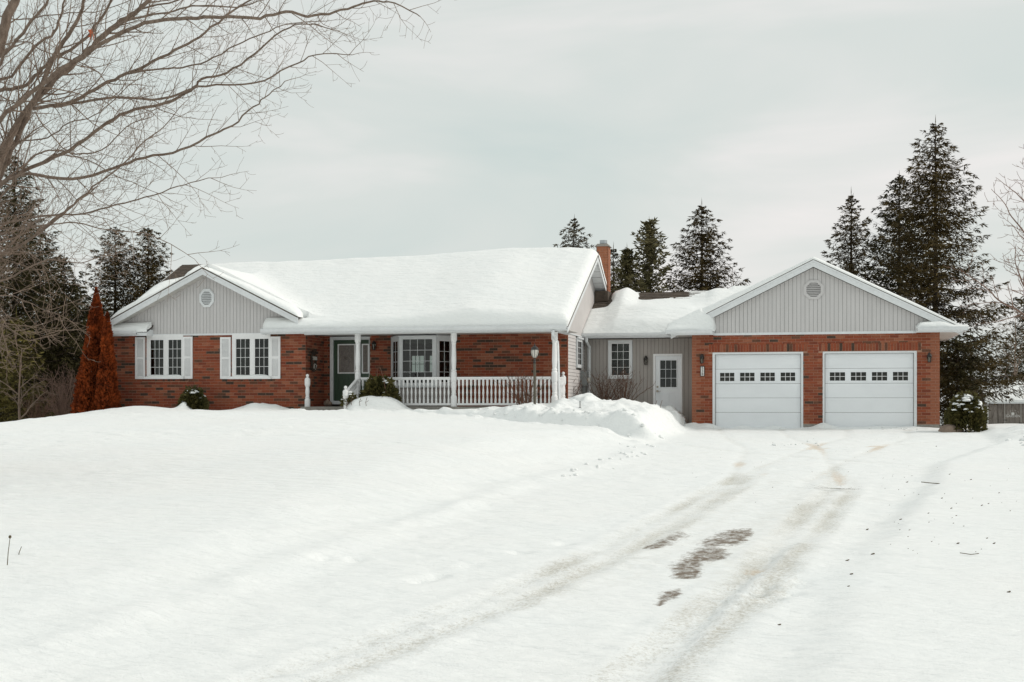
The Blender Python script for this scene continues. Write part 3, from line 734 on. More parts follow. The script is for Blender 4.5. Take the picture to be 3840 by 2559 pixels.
# rake boards
def rake(name, pts, h, t, m, dirv='y'):   # pts: list of (x,y,z) polyline along the top; thickness t in +axis
    mb = MB()
    for p, q in zip(pts[:-1], pts[1:]):
        if dirv == 'y':
            mb.hexa([(p[0], p[1], p[2] - h), (q[0], q[1], q[2] - h), (q[0], q[1] + t, q[2] - h), (p[0], p[1] + t, p[2] - h),
                     (p[0], p[1], p[2]), (q[0], q[1], q[2]), (q[0], q[1] + t, q[2]), (p[0], p[1] + t, p[2])])
        else:
            mb.hexa([(p[0] - t, p[1], p[2] - h), (p[0], p[1], p[2] - h), (q[0], q[1], q[2] - h), (q[0] - t, q[1], q[2] - h),
                     (p[0] - t, p[1], p[2]), (p[0], p[1], p[2]), (q[0], q[1], q[2]), (q[0] - t, q[1], q[2])])
    return part(name, mb, m, house)
rake('bargeboard', [(GXC - GW - .03, YBG + .012, GZA - GSL * (GW + .03) - .035), (GXC, YBG + .012, GZA - .035)], .175, .02, M['trim'])
rake('bargeboard', [(GXC, YBG + .012, GZA - .035), (GXC + GW + .03, YBG + .012, GZA - GSL * (GW + .03) - .035)], .175, .02, M['trim'])
rake('bargeboard', [(-GE, YGB + .012, GA - GS2 * GE - .035), (0, YGB + .012, GA - .035)], .20, .02, M['trim'])
rake('bargeboard', [(0, YGB + .012, GA - .035), (GE, YGB + .012, GA - GS2 * GE - .035)], .20, .02, M['trim'])
rake('bargeboard', [(XBR - .012, EY, ZE - .035), (XBR - .012, RY, ZR - .035)], .17, .02, M['trim'], 'x')
rake('bargeboard', [(XBR - .012, RY, ZR - .035), (XBR - .012, BY, ZE - .035)], .17, .02, M['trim'], 'x')
rake('bargeboard', [(XA + .03, EY, ZE - .035), (XA + .03, RY, ZR - .035)], .17, .02, M['trim'], 'x')
# narrow trim bead under the shingle edge
rake('rake_trim', [(GXC - GW - .03, YBG - .004, GZA - GSL * (GW + .03) - .04), (GXC, YBG - .004, GZA - .04), (GXC + GW + .03, YBG - .004, GZA - GSL * (GW + .03) - .04)], .045, .016, M['trim'])
rake('rake_trim', [(-GE, YGB - .004, GA - GS2 * GE - .04), (0, YGB - .004, GA - .04), (GE, YGB - .004, GA - GS2 * GE - .04)], .05, .016, M['trim'])
# rake soffits, panel by panel
sf = part('gable_soffit', MB().slab([(GXC - GW, YBG + .04, GZA - GSL * GW - .18), (GXC, YBG + .04, GZA - .18), (GXC, YL, GZA - .18), (GXC - GW, YL, GZA - GSL * GW - .18)], .008)
          .slab([(GXC, YBG + .04, GZA - .18), (GXC + GW, YBG + .04, GZA - GSL * GW - .18), (GXC + GW, YL, GZA - GSL * GW - .18), (GXC, YL, GZA - .18)], .008), M['gap'], house)
for s in (-1, 1):
    x = 0
    while x < GW - .05:
        a, b = x + .006, min(x + .30, GW) - .006
        q = [(GXC + s * a, YBG + .04, GZA - GSL * a - .19), (GXC + s * b, YBG + .04, GZA - GSL * b - .19), (GXC + s * b, YL - .012, GZA - GSL * b - .19), (GXC + s * a, YL - .012, GZA - GSL * a - .19)]
        if s < 0: q = [q[1], q[0], q[3], q[2]]
        part('soffit_panel', MB().slab(q, .006), M['soffit'], sf); x += .30
sf2 = part('gable_soffit', MB().slab([(XR + .01, EY + .1, z_main(EY + .1) - .15), (XBR - .035, EY + .1, z_main(EY + .1) - .15), (XBR - .035, RY, ZR - .15), (XR + .01, RY, ZR - .15)], .006)
      .slab([(XR + .01, RY, ZR - .15), (XBR - .035, RY, ZR - .15), (XBR - .035, BY, ZE - .15), (XR + .01, BY, ZE - .15)], .006), M['gap'], house)
for k in range(16):
    for s in (-1, 1):
        a, b = .02 + k * .31, .31 + k * .31
        ya, yb = sorted((RY + s * a, RY + s * b))
        q = [(XR + .01, ya, z_main(ya) - .158), (XBR - .035, ya, z_main(ya) - .158), (XBR - .035, yb, z_main(yb) - .158), (XR + .01, yb, z_main(yb) - .158)]
        part('soffit_panel', MB().slab(q, .005), M['trim'], sf2)
part('gable_soffit', MB().slab([(-GE, YGB + .04, GA - GS2 * GE - .2), (0, YGB + .04, GA - .2), (0, YG - .01, GA - .2), (-GE, YG - .01, GA - GS2 * GE - .2)], .01)
     .slab([(0, YGB + .04, GA - .2), (GE, YGB + .04, GA - GS2 * GE - .2), (GE, YG - .01, GA - GS2 * GE - .2), (0, YG - .01, GA - .2)], .01), M['soffit'], house)

# gable walls of vertical siding boards
def gable_boards(name, xc, xh, y, zb, apex, sl, pitch, m, drop, vent):
    hw = min(xh, (apex - drop - zb) / sl)
    base = MB().prism([(xc - xh, zb), (xc + xh, zb), (xc + xh, max(zb + .001, apex - drop - sl * xh)), (xc, apex - drop), (xc - xh, max(zb + .001, apex - drop - sl * xh))], y, y + .1)
    p_ = part(name, base, M['gap'], house)
    n = int(hw * 2 / pitch); x = xc - n * pitch / 2
    for i in range(n):
        a, b = x + i * pitch + .004, x + (i + 1) * pitch - .004
        for lo, hi in ((a, min(b, xc)), (max(a, xc), b)) if a < xc < b else ((a, b),):
            za, z2 = apex - drop - sl * abs(lo - xc) - .01, apex - drop - sl * abs(hi - xc) - .01
            if max(za, z2) - zb < .04: continue
            za = max(za, zb + .02); z2 = max(z2, zb + .02)
            part('board', MB().hexa([(lo, y - .014, zb), (hi, y - .014, zb), (hi, y, zb), (lo, y, zb), (lo, y - .014, za), (hi, y - .014, z2), (hi, y, z2), (lo, y, za)]), m, p_)
    vx, vz, vw, vh = vent
    def octo(w, h): 
        k = .29
        return [(vx - w / 2, vz - h / 2 + h * k), (vx - w / 2 + w * k, vz - h / 2), (vx + w / 2 - w * k, vz - h / 2), (vx + w / 2, vz - h / 2 + h * k),
                (vx + w / 2, vz + h / 2 - h * k), (vx + w / 2 - w * k, vz + h / 2), (vx - w / 2 + w * k, vz + h / 2), (vx - w / 2, vz + h / 2 - h * k)]
    vf = MB(); O = octo(vw, vh); I = octo(vw * .70, vh * .74)
    for i in range(8):
        j = (i + 1) % 8
        vf.hexa([(O[i][0], y - .05, O[i][1]), (O[j][0], y - .05, O[j][1]), (O[j][0], y - .01, O[j][1]), (O[i][0], y - .01, O[i][1]),
                 (I[i][0], y - .06, I[i][1]), (I[j][0], y - .06, I[j][1]), (I[j][0], y - .01, I[j][1]), (I[i][0], y - .01, I[i][1])])
    v_ = part('gable_vent', vf, m if name == 'garage_gable' else M['trim'], house)
    part('vent_backing', MB().prism(I, y - .018, y - .016), M['dark'], v_)
    for k in range(8):
        zz = vz - vh * .34 + k * vh * .68 / 7.3
        dz = abs(zz + .02 - vz); w_ = vw * .70 / 2 if dz < vh * .74 * .21 else vw * .70 / 2 - (dz - vh * .74 * .21) * .95 * vw / vh
        part('vent_slat', MB().hexa([(vx - w_, y - .05, zz), (vx + w_, y - .05, zz), (vx + w_, y - .02, zz + .03), (vx - w_, y - .02, zz + .03),
                           (vx - w_, y - .05, zz + .012), (vx + w_, y - .05, zz + .012), (vx + w_, y - .02, zz + .042), (vx - w_, y - .02, zz + .042)]), m if name == 'garage_gable' else M['trim'], v_)
    return p_
v1 = W(*Z1(890, 490), YL)
gable_boards('front_gable', GXC, 2.98, YL, ZT + .03, GZA, GSL, .1035, M['siding'], .185, (v1[0], v1[2], .45, .53))
part('gable_trim', MB().box(-18.75, -15.2, YL - .03, YL + .0, ZT - .02, ZT + .035), M['trim'], house)
v2 = W(2560 + 1084 / 2.208, 930 + 348 / 2.208, YG)
gable_boards('garage_gable', 0, XG + .35, YG, ZT + .035, GA, GS2, .1145, M['siding'], .225, (v2[0], v2[2], .56, .54))
part('gable_trim', MB().box(-2.80, 2.80, YG - .03, YG, ZT - .03, ZT + .04), M['trim'], house)
# end gable over the right wall
eg = MB().prismx([(EY + .15, ZT + .02), (BY - .1, ZT + .02), (RY, ZR - .10)], XR - .13, XR - .01)
egp = part('end_gable', eg, M['gap'], house)
em = MB(); y = EY + .35
while y < BY - .3:
    a, b = y + .006, y + .106
    za, zb2 = z_main(a) - .13, z_main(b) - .13
    em.hexa([(XR - .012, a, ZT + .03), (XR + .004, a, ZT + .03), (XR + .004, b, ZT + .03), (XR - .012, b, ZT + .03), (XR - .012, a, max(za, ZT + .04)), (XR + .004, a, max(za, ZT + .04)), (XR + .004, b, max(zb2, ZT + .04)), (XR - .012, b, max(zb2, ZT + .04))])
    y += .112
part('siding_boards', em, M['sidingw'], house, kind='stuff')
part('gable_trim', MB().box(XR, XR + .03, EY + .2, YB, ZT - .005, ZT + .03), M['trim'], house)

# eaves: soffits, fascias, gutters
def gutter(x0, x1, y, zt, name='gutter', h=.105, dep=.11):
    prof = [(y, zt), (y + .012, zt), (y + .012, zt - h * .55), (y + dep, zt - h * .9), (y + dep, zt - h), (y + .035, zt - h), (y + .012, zt - h * .72), (y - .002, zt - h * .45)]
    return part(name, MB().prismx(prof, x0, x1).box(x0, x1, y - .006, y + .02, zt - .012, zt + .006).box(x0, x0 + .006, y + .01, y + dep, zt - h + .01, zt - .02).box(x1 - .006, x1, y + .01, y + dep, zt - h + .01, zt - .02), M['trim'], house)
gutter(XA + .05, WX(380 + 290 / 2.24, 35.05), EY - .11, ZE)
gutter(WX(976, 35.05), XBR - .04, EY - .11, ZE)
gutter(XR - .02, -3.9, LYE - .11, ZE - .0)
gutter(-4.07, -2.79, 38.11, ZE); gutter(2.79, 4.10, 38.11, ZE)
fa = Multi('fascia', M['trim'], house)
fa.box(XA + .05, RXG0, EY, EY + .02, ZT - .03, ZE - .02); fa.box(RXG1, XBR - .04, EY, EY + .02, ZT - .03, ZE - .02); fa.box(XR, -3.9, LYE, LYE + .02, ZT - .03, ZE - .02)
fa.box(-4.0, -2.77, 38.22, 38.24, ZT - .03, ZE - .02); fa.box(2.77, 4.0, 38.22, 38.24, ZT - .03, ZE - .02)
fa.box(RXG0 - .02, RXG0, EY + .021, YL - .012, ZT - .03, ZE + .05); fa.box(RXG1, RXG1 + .02, EY + .021, YL - .012, ZT - .03, ZE + .05)
fa.box(-2.79, -2.77, 38.241, YG - .012, ZT - .03, ZE + .05); fa.box(2.77, 2.79, 38.241, YG - .012, ZT - .03, ZE + .05)
fa.box(-14.0, XBR - .42, EY + .22, EY + .34, ZT - .05, ZT - .005)      # porch beam
fa.box(XR - .04, XR + .08, EY + .34, YP, ZT - .05, ZT - .005)
so = Multi('soffit', M['soffit'], house)
so.box(XA + .05, RXG0 - .02, EY + .02, YL - .01, ZT - .012, ZT); so.box(RXG1 + .02, XL1, EY + .02, YL - .01, ZT - .012, ZT); so.box(XL1, XBR - .04, EY + .02, YP - .01, ZT - .004, ZT + .008)
so.box(XR, -3.4, LYE + .02, YB - .01, ZT - .012, ZT)
so.box(-4.0, -XG, 38.24, 46, ZT - .015, ZT); so.box(XG, 4.0, 38.24, 46, ZT - .015, ZT); so.box(-XG, -2.79, 38.24, YG - .01, ZT - .012, ZT); so.box(2.79, XG, 38.24, YG - .01, ZT - .012, ZT)
Multi('gutter', M['trim'], house).box(4.0, 4.11, 38.12, 46, ZE - .105, ZE).box(-4.11, -4.0, 38.12, LYE - .12, ZE - .105, ZE)

# --- chimney
ch = thing  # (name kept free)
CXa, CXb, CYa, CYb, CZt = -6.74, -6.36, 42.0, 42.5, 5.72
cm = part('chimney', MB().box(CXa + .008, CXb - .008, CYa + .008, CYb - .008, 3.6, CZt), M['mortar'], house)
rr = random.Random(5); cb = MB(); z = CZt
row = 0
while z > 3.9:
    zb = z - .07
    for (s0, s1) in (((0, .19), (.20, .38)) if row % 2 else ((0, .09), (.10, .28), (.29, .38))):
        cb.box(CXa + s0, CXa + s1, CYa, CYa + .01, zb, z, rr.choice([0, 0, 0, 1]) if s0 < .2 else 0)
    for (s0, s1) in (((0, .24), (.25, .5)) if row % 2 else ((0, .12), (.13, .37), (.38, .5))):
        cb.box(CXb - .01, CXb, CYa + s0, CYa + s1, zb, z, 0)
        cb.box(CXa, CXa + .01, CYa + s0, CYa + s1, zb, z, 0)
    z -= .08; row += 1
part('chimney_bricks', cb, [M['bricko'], M['bricks']], cm, kind='stuff')
part('chimney_cap', MB().hexa([(CXa - .05, CYa - .05, CZt), (CXb + .05, CYa - .05, CZt), (CXb + .05, CYb + .05, CZt), (CXa - .05, CYb + .05, CZt),
      (CXa + .03, CYa + .03, CZt + .09), (CXb - .03, CYa + .03, CZt + .09), (CXb - .03, CYb - .03, CZt + .09), (CXa + .03, CYb - .03, CZt + .09)]), M['concrete'], cm)
part('flue', MB().lathe((CXa + CXb) / 2, 42.25, [(.10, CZt + .08), (.10, CZt + .12), (.12, CZt + .12), (.12, CZt + .22), (.02, CZt + .225)], 14), M['steel'], cm)
part('chimney_base', MB().box(XR + .02, CXb + .03, 41.75, 42.6, 3.5, 4.28), M['shingle'], house)

# --- windows ------------------------------------------------------
def glazing(w, gl, y, cols, rows, par, curtain=None, gm='glass', fr='white', wood=.028):
    # gl: (x0,x1,z0,z1); a sash round the glass with grille
    x0, x1, z0, z1 = gl
    part('sash', MB().box(x0 - wood, x0, y, y + .03, z0 - wood, z1 + wood).box(x1, x1 + wood, y, y + .03, z0 - wood, z1 + wood)
         .box(x0, x1, y, y + .03, z1, z1 + wood).box(x0, x1, y, y + .03, z0 - wood, z0), M[fr], par)
    part('pane', MB().box(x0, x1, y + .014, y + .018, z0, z1), M[gm], par)
    mu = MB(); k_ = .0052
    for i in range(1, cols): mu.box(x0 + (x1 - x0) * i / cols - k_, x0 + (x1 - x0) * i / cols + k_, y + .004, y + .012, z0, z1)
    for i in range(1, rows): mu.box(x0, x1, y + .005, y + .013, z0 + (z1 - z0) * i / rows - k_, z0 + (z1 - z0) * i / rows + k_)
    part('muntin', mu, M[fr], par)
def frame_box(x0, x1, z0, z1, y0, y1, holes):
    mb = MB()
    for a, b, c, d in free_cells(x0, x1, z0, z1, holes): mb.box(a, b, y0, y1, c, d)
    return mb
sills = MB()
for wi, w in enumerate(wins):
    zg0, zg1 = WZ(*Z1(500, 1147), YL), WZ(*Z1(500, 842), YL)
    gls = [(a, b, zg0, zg1) for a, b in w['gl']]
    holes = [(a - .028, b + .028, zg0 - .028, zg1 + .028) for a, b, _, _ in gls]
    p_ = part('window', frame_box(w['x0'], w['x1'], w['zb'] - .0, ZT + .02, YL - .035, YL + .06, holes), M['white'], house)
    for gq in gls: glazing(w, gq, YL - .028, 3, 4, p_)
    # sill
    part('sill', MB().hexa([(w['x0'] - .06, YL - .13, w['zb'] - .02), (w['x1'] + .06, YL - .13, w['zb'] - .02), (w['x1'] + .06, YL - .036, w['zb'] - .02), (w['x0'] - .06, YL - .036, w['zb'] - .02),
         (w['x0'] - .06, YL - .13, w['zb'] + .02), (w['x1'] + .06, YL - .13, w['zb'] + .02), (w['x1'] + .06, YL - .036, w['zb'] + .045), (w['x0'] - .06, YL - .036, w['zb'] + .045)]), M['white'], p_)
    # drawn-back curtain
    cu = MB(); g_ = w['gl'][1] if wi == 0 else w['gl'][0]
    nn = 26; prev = None
    for i in range(nn + 1):
        f = i / nn
        xt = g_[0] + (g_[1] - g_[0]) * (.30 + .80 * f) if wi == 0 else g_[0] + (g_[1] - g_[0]) * (-.1 + .8 * f)
        xb_ = g_[0] + (g_[1] - g_[0]) * (.86 + .24 * f) if wi == 0 else g_[0] + (g_[1] - g_[0]) * (.35 + .25 * f)
        yy = YL + .16 + .025 * math.sin(i * 1.9)
        cur = [(xt, yy, zg1 + .05), (xt * .62 + xb_ * .38, yy, zg1 * .5 + zg0 * .5), (xb_, yy, zg0 + .1), (xb_ - .01, yy, zg0 - .1)]
        if prev:
            for k in range(3): cu.poly([prev[k], cur[k], cur[k + 1], prev[k + 1]])
        prev = cur
    part('curtain', cu, M['curtain'], p_)
    # snow lying on the sill
    sm_ = MB(); prev = None
    for i in range(25):
        f = i / 24; x = w['x0'] - .04 + (w['x1'] - w['x0'] + .08) * f
        h = .045 + .03 * math.sin(f * 3.1) * (.6 + .4 * math.sin(f * 9 + wi)); h = max(.01, h * min(1, f * 8, (1 - f) * 8))
        cur = [(x, YL - .125, w['zb'] + .018), (x, YL - .115, w['zb'] + .03 + h * .5), (x, YL - .05, w['zb'] + .045 + h), (x, YL - .037, w['zb'] + .045 + h)]
        if prev:
            for k in range(3): sills.poly([prev[k], cur[k], cur[k + 1], prev[k + 1]])
        prev = cur
    # shutters
    for a, b in w['sh']:
        z0, z1 = w['zb'] - .015, w['zt'] - .02
        y = YL - .008
        holes2 = [(a + .055, b - .055, z0 + .07, (z0 + z1) / 2 - .03), (a + .055, b - .055, (z0 + z1) / 2 + .03, z1 - .06)]
        s_ = part('shutter', frame_box(a, b, z0, z1, y - .04, y, holes2), M['white'], house)
        part('shutter_back', MB().box(a + .05, b - .05, y - .012, y - .004, z0 + .05, z1 - .05), M['trim'], s_)
        for h in holes2:
            nl = 15; lv = MB()
            for k in range(nl):
                zz = h[2] + (h[3] - h[2]) * k / nl; dz = (h[3] - h[2]) / nl
                lv.hexa([(h[0], y - .032, zz), (h[1], y - .032, zz), (h[1], y - .016, zz + dz * .5), (h[0], y - .016, zz + dz * .5),
                         (h[0], y - .032, zz + dz * .35), (h[1], y - .032, zz + dz * .35), (h[1], y - .016, zz + dz * .85), (h[0], y - .016, zz + dz * .85)])
            part('louvre', lv, M['white'], s_, kind='stuff')
so_ = setting('sill_snow', sills, M['snow'], 'stuff', True, 'thin line of snow along the two front window sills', 'snow')

# --- green front door with side light
dy = YP - .0
dl, dr = WX(1251.5, YP), WX(1346, YP); sl_, sr = WX(1353.5, YP), WX(1385.5, YP)
dzt, dzb = WZ(1290, 1275.5, YP), WZ(1290, 1504, YP)
hol = [(dl, dr, dzb, dzt), (sl_, sr, dzb, dzt)]
fr_ = part('door_frame', frame_box(dX0, dX1, dzb - .05, ZT - .03, YP - .05, YP + .08, hol), M['trim'], house)
def panelled(x0, x1, z0, z1, y, holes, th=.04):
    return frame_box(x0, x1, z0, z1, y, y + th, holes)
gzt, gzb = WZ(1300, 1290.7, YP), WZ(1300, 1401.7, YP)
ga, gb = WX(1266.8, YP), WX(1333, YP)
pz0, pz1 = WZ(1300, 1483, YP), WZ(1300, 1419, YP)
pl = [(ga + .01, (ga + gb) / 2 - .05, pz0, pz1), ((ga + gb) / 2 + .05, gb - .01, pz0, pz1)]
door = part('front_door', panelled(dl + .006, dr - .006, dzb + .01, dzt - .006, YP + .0, [(ga, gb, gzb, gzt)] + pl), M['green'], house)
pn = MB()
for a, b, c, d in pl: pn.box(a, b, YP + .012, YP + .03, c, d); pn.box(a + .04, b - .04, YP + .004, YP + .012, c + .05, d - .05)
part('door_panel', pn, M['green'], door)
def leaded(x0, x1, z0, z1, y, par, motif=True):
    t = .035
    part('glass_surround', frame_box(x0, x1, z0, z1, y - .018, y + .01, [(x0 + t, x1 - t, z0 + t, z1 - t)]), M['white'], par)
    part('pane', MB().box(x0 + t, x1 - t, y + .006, y + .010, z0 + t, z1 - t), M['frost'], par)
    cx, cz = (x0 + x1) / 2, (z0 + z1) / 2; lm = MB()
    a, b, c, d = x0 + t + .045, x1 - t - .045, z0 + t + .05, z1 - t - .05
    for q in ([(a, c), (b, c), (b, d), (a, d), (a, c)],): lm.tube([(x, y + .002, z) for x, z in q], .004, 4)
    lm.tube([(cx, y + .002, c), (cx, y + .002, d)], .003, 4)
    ws = (x1 - x0) * .16
    for zc, hh, ww in (((cz + .13, .12, ws), (cz - .11, .12, ws), (cz + .01, .06, ws * .6)) if motif else ((cz + .2, .1, .03), (cz - .2, .1, .03))):
        lm.tube([(cx + ww * math.sin(k * math.pi / 6) , y + .001, zc + hh * math.cos(k * math.pi / 6)) for k in range(13)], .004, 4)
    if motif:
        for s in (-1, 1): lm.tube([(cx + s * ws * 1.6 + ws * .55 * math.sin(k * math.pi / 5), y + .001, cz + .01 + .08 * math.cos(k * math.pi / 5)) for k in range(11)], .0035, 4)
    part('leading', lm, M['brass'], par)
M['frost'] = mat('frosted_leaded_glass', (0.15, 0.125, 0.11), 0.25, 0.25, 14.0, 0.2, 80)
leaded(ga, gb, gzb, gzt, YP + .0, door)
part('door_handle', MB().lathe(dr - .08, YP - .04, [(.02, 1.62), (.026, 1.64), (.02, 1.66)], 10).box(dr - .10, dr - .06, YP - .03, YP, 1.55, 1.70), M['brass'], door)
sideL = part('side_light', panelled(sl_ + .003, sr - .003, dzb + .01, dzt - .006, YP, [(sl_ + .03, sr - .01, gzb, gzt)]), M['green'], house)
leaded(sl_ + .03, sr - .01, gzb, gzt, YP, sideL, False)
part('threshold', MB().box(dX0, dX1, YP - .14, YP - .05, dzb - .1, dzb - .045), M['trim'], house)

# --- bay window
by = 36.5
bxa, bxb, bxc, bxd = bX0, WX(1499, by), WX(1636, by), bX1
bz0, bz1 = WZ(1560, 1441, by), ZT - .045
bzs = WZ(1560, 1262, by)
bay = part('bay_window', MB().box(bxb, bxc, by, by + .05, ZT - .14, ZT - .01), M['trim'], house)
def facet(p0, p1, gx0, gx1, gz0, gz1, cols, rows):
    # p0,p1: plan points left to right seen from outside; g in fractions along the facet
    p0 = Vector(p0); p1 = Vector(p1); d = (p1 - p0); L = d.length; d /= L; nrm_ = Vector((d.y, -d.x))   # outwards (-Y side)
    def bx(mb, a, b, o0, o1, z0, z1):
        q = [p0 + d * a + nrm_ * o0, p0 + d * b + nrm_ * o0, p0 + d * b - nrm_ * (-o1), p0 + d * a - nrm_ * (-o1)]
        mb.hexa([(v.x, v.y, z0) for v in q] + [(v.x, v.y, z1) for v in q])
    fm_ = MB(); g0, g1 = gx0 * L, gx1 * L
    bx(fm_, 0, g0, .03, -.03, bz0 - .06, bz1); bx(fm_, g1, L, .03, -.03, bz0 - .06, bz1)
    bx(fm_, g0, g1, .03, -.03, bz0 - .06, gz0); bx(fm_, g0, g1, .03, -.03, gz1, bz1)
    part('window_frame', fm_, M['trim'], bay)
    pn_ = MB(); bx(pn_, g0, g1, .008, .004, gz0, gz1); part('pane', pn_, M['glass'], bay)
    mu = MB()
    for i in range(1, cols): a = g0 + (g1 - g0) * i / cols; bx(mu, a - .006, a + .006, .022, .012, gz0, gz1)
    for i in range(1, rows): z = gz0 + (gz1 - gz0) * i / rows; bx(mu, g0, g1, .0225, .0125, z - .006, z + .006)
    part('muntin', mu, M['trim'], bay)
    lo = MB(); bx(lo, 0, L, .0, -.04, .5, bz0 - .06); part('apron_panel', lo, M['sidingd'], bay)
    st = MB(); bx(st, -.01, L + .01, .05, -.03, bz0 - .10, bz0 - .06); part('bay_sill', st, M['trim'], bay)
cz0b, cz1b = WZ(1560, 1439, by) + .02, WZ(1560, 1273.2, by)
facet((bxa, YP), (bxb, by), .20, .86, cz0b + .02, cz1b - .05, 2, 4)
Lc = bxc - bxb
facet((bxb, by), (bxc, by), (WX(1511, by) - bxb) / Lc, (WX(1622, by) - bxb) / Lc, cz0b, cz1b, 4, 4)
facet((bxc, by), (bxd, YP), .16, .84, cz0b + .02, cz1b - .05, 2, 4)
part('bay_top', MB().slab([(bxa, YP + .1, ZT - .014), (bxb, by + .0, ZT - .014), (bxc, by + .0, ZT - .014), (bxd, YP + .1, ZT - .014)], .03), M['trim'], bay)
part('bay_floor', MB().slab([(bxa, YP + .1, bz0 - .06), (bxb, by + .06, bz0 - .06), (bxc, by + .06, bz0 - .06), (bxd, YP + .1, bz0 - .06)], .03), M['trim'], bay)
part('window_blind', MB().box(bxb + .12, bxc - .12, by + .10, by + .11, cz1b - .12, cz1b + .03), M['curtain'], bay)

# --- link (breezeway) front: boards, window, side door
Z5 = lambda x, y: (2140 + x / 3.733, 1180 + y / 3.733)
kx0, kx1 = WX(Z5(527, 0)[0], YB), WX(Z5(865, 0)[0], YB); kz1, kz0 = WZ(*Z5(700, 362), YB), WZ(*Z5(700, 900), YB)
ddx0, ddx1 = WX(Z5(1158, 0)[0], YB), WX(Z5(1565, 0)[0], YB); ddz1 = WZ(*Z5(1300, 552), YB)
opsB = [(kx0, kx1, kz0, kz1), (ddx0, ddx1, 0, ddz1)]
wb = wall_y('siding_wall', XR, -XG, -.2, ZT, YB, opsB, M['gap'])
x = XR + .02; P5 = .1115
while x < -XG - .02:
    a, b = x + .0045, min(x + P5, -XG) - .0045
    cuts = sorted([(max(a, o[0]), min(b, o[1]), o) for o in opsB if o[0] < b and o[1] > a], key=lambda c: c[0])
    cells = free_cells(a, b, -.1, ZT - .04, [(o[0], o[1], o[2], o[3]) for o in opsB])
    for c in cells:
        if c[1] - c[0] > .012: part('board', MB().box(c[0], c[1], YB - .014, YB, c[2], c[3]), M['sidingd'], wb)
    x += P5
kg = (WX(Z5(575, 0)[0], YB), WX(Z5(820, 0)[0], YB), WZ(*Z5(700, 850), YB), WZ(*Z5(700, 410), YB))
kw = part('window', frame_box(kx0, kx1, kz0, kz1, YB - .045, YB + .05, [(kg[0] - .03, kg[1] + .03, kg[2] - .03, kg[3] + .03)]), M['trim'], house)
glazing(None, kg, YB - .03, 3, 4, kw)
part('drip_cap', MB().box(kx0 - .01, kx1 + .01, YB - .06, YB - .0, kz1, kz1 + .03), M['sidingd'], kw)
cu = MB()
for k, (xa, tp, w_) in enumerate(((.10, .0, .06), (.30, .08, .05), (.5, .02, .07))):
    xx = kg[0] + (kg[1] - kg[0]) * xa
    cu.poly([(xx - .06, YB + .2, kg[3] - .5), (xx + .02, YB + .2, kg[3] - .5), (xx + .12 + w_, YB + .22, kg[3]), (xx + .08, YB + .22, kg[3])])
part('curtain', cu, M['curtain'], kw)
sdr = (WX(Z5(1190, 0)[0], YB), WX(Z5(1545, 0)[0], YB), .0, WZ(*Z5(1300, 580), YB))
part('door_frame', frame_box(ddx0, ddx1, .0, ddz1, YB - .045, YB + .05, [sdr]), M['white'], house)
sgl = (WX(Z5(1255, 0)[0], YB), WX(Z5(1483, 0)[0], YB), WZ(*Z5(1300, 1018), YB), WZ(*Z5(1300, 643), YB))
ppz0, ppz1 = WZ(*Z5(1300, 1335), YB), WZ(*Z5(1300, 1105), YB)
ppl = [(sgl[0] + .0, sgl[0] + .22, ppz0, ppz1), (sgl[1] - .22, sgl[1], ppz0, ppz1)]
sdoor = part('side_door', frame_box(sdr[0] + .005, sdr[1] - .005, .01, sdr[3] - .005, YB - .02, YB + .02, [(sgl[0] - .03, sgl[1] + .03, sgl[2] - .03, sgl[3] + .03)] + ppl), M['doorwhite'], house)
pn = MB()
for a, b, c, d in ppl: pn.box(a, b, YB - .008, YB + .01, c, d); pn.box(a + .035, b - .035, YB - .016, YB - .008, c + .045, d - .045)
part('door_panel', pn, M['doorwhite'], sdoor)
glazing(None, sgl, YB - .035, 3, 3, sdoor, fr='doorwhite')
hx = WX(Z5(1217, 0)[0], YB)
part('door_handle', MB().box(hx, hx + .10, YB - .075, YB - .06, WZ(*Z5(1217, 1078), YB), WZ(*Z5(1217, 1070), YB)).box(hx - .028, hx + .028, YB - .06, YB - .02, WZ(*Z5(1217, 1088), YB), WZ(*Z5(1217, 1060), YB)), M['brass'], sdoor)
part('deadbolt', MB().box(hx - .026, hx + .026, YB - .045, YB - .02, WZ(*Z5(1217, 1026), YB), WZ(*Z5(1217, 1000), YB)), M['brass'], sdoor)

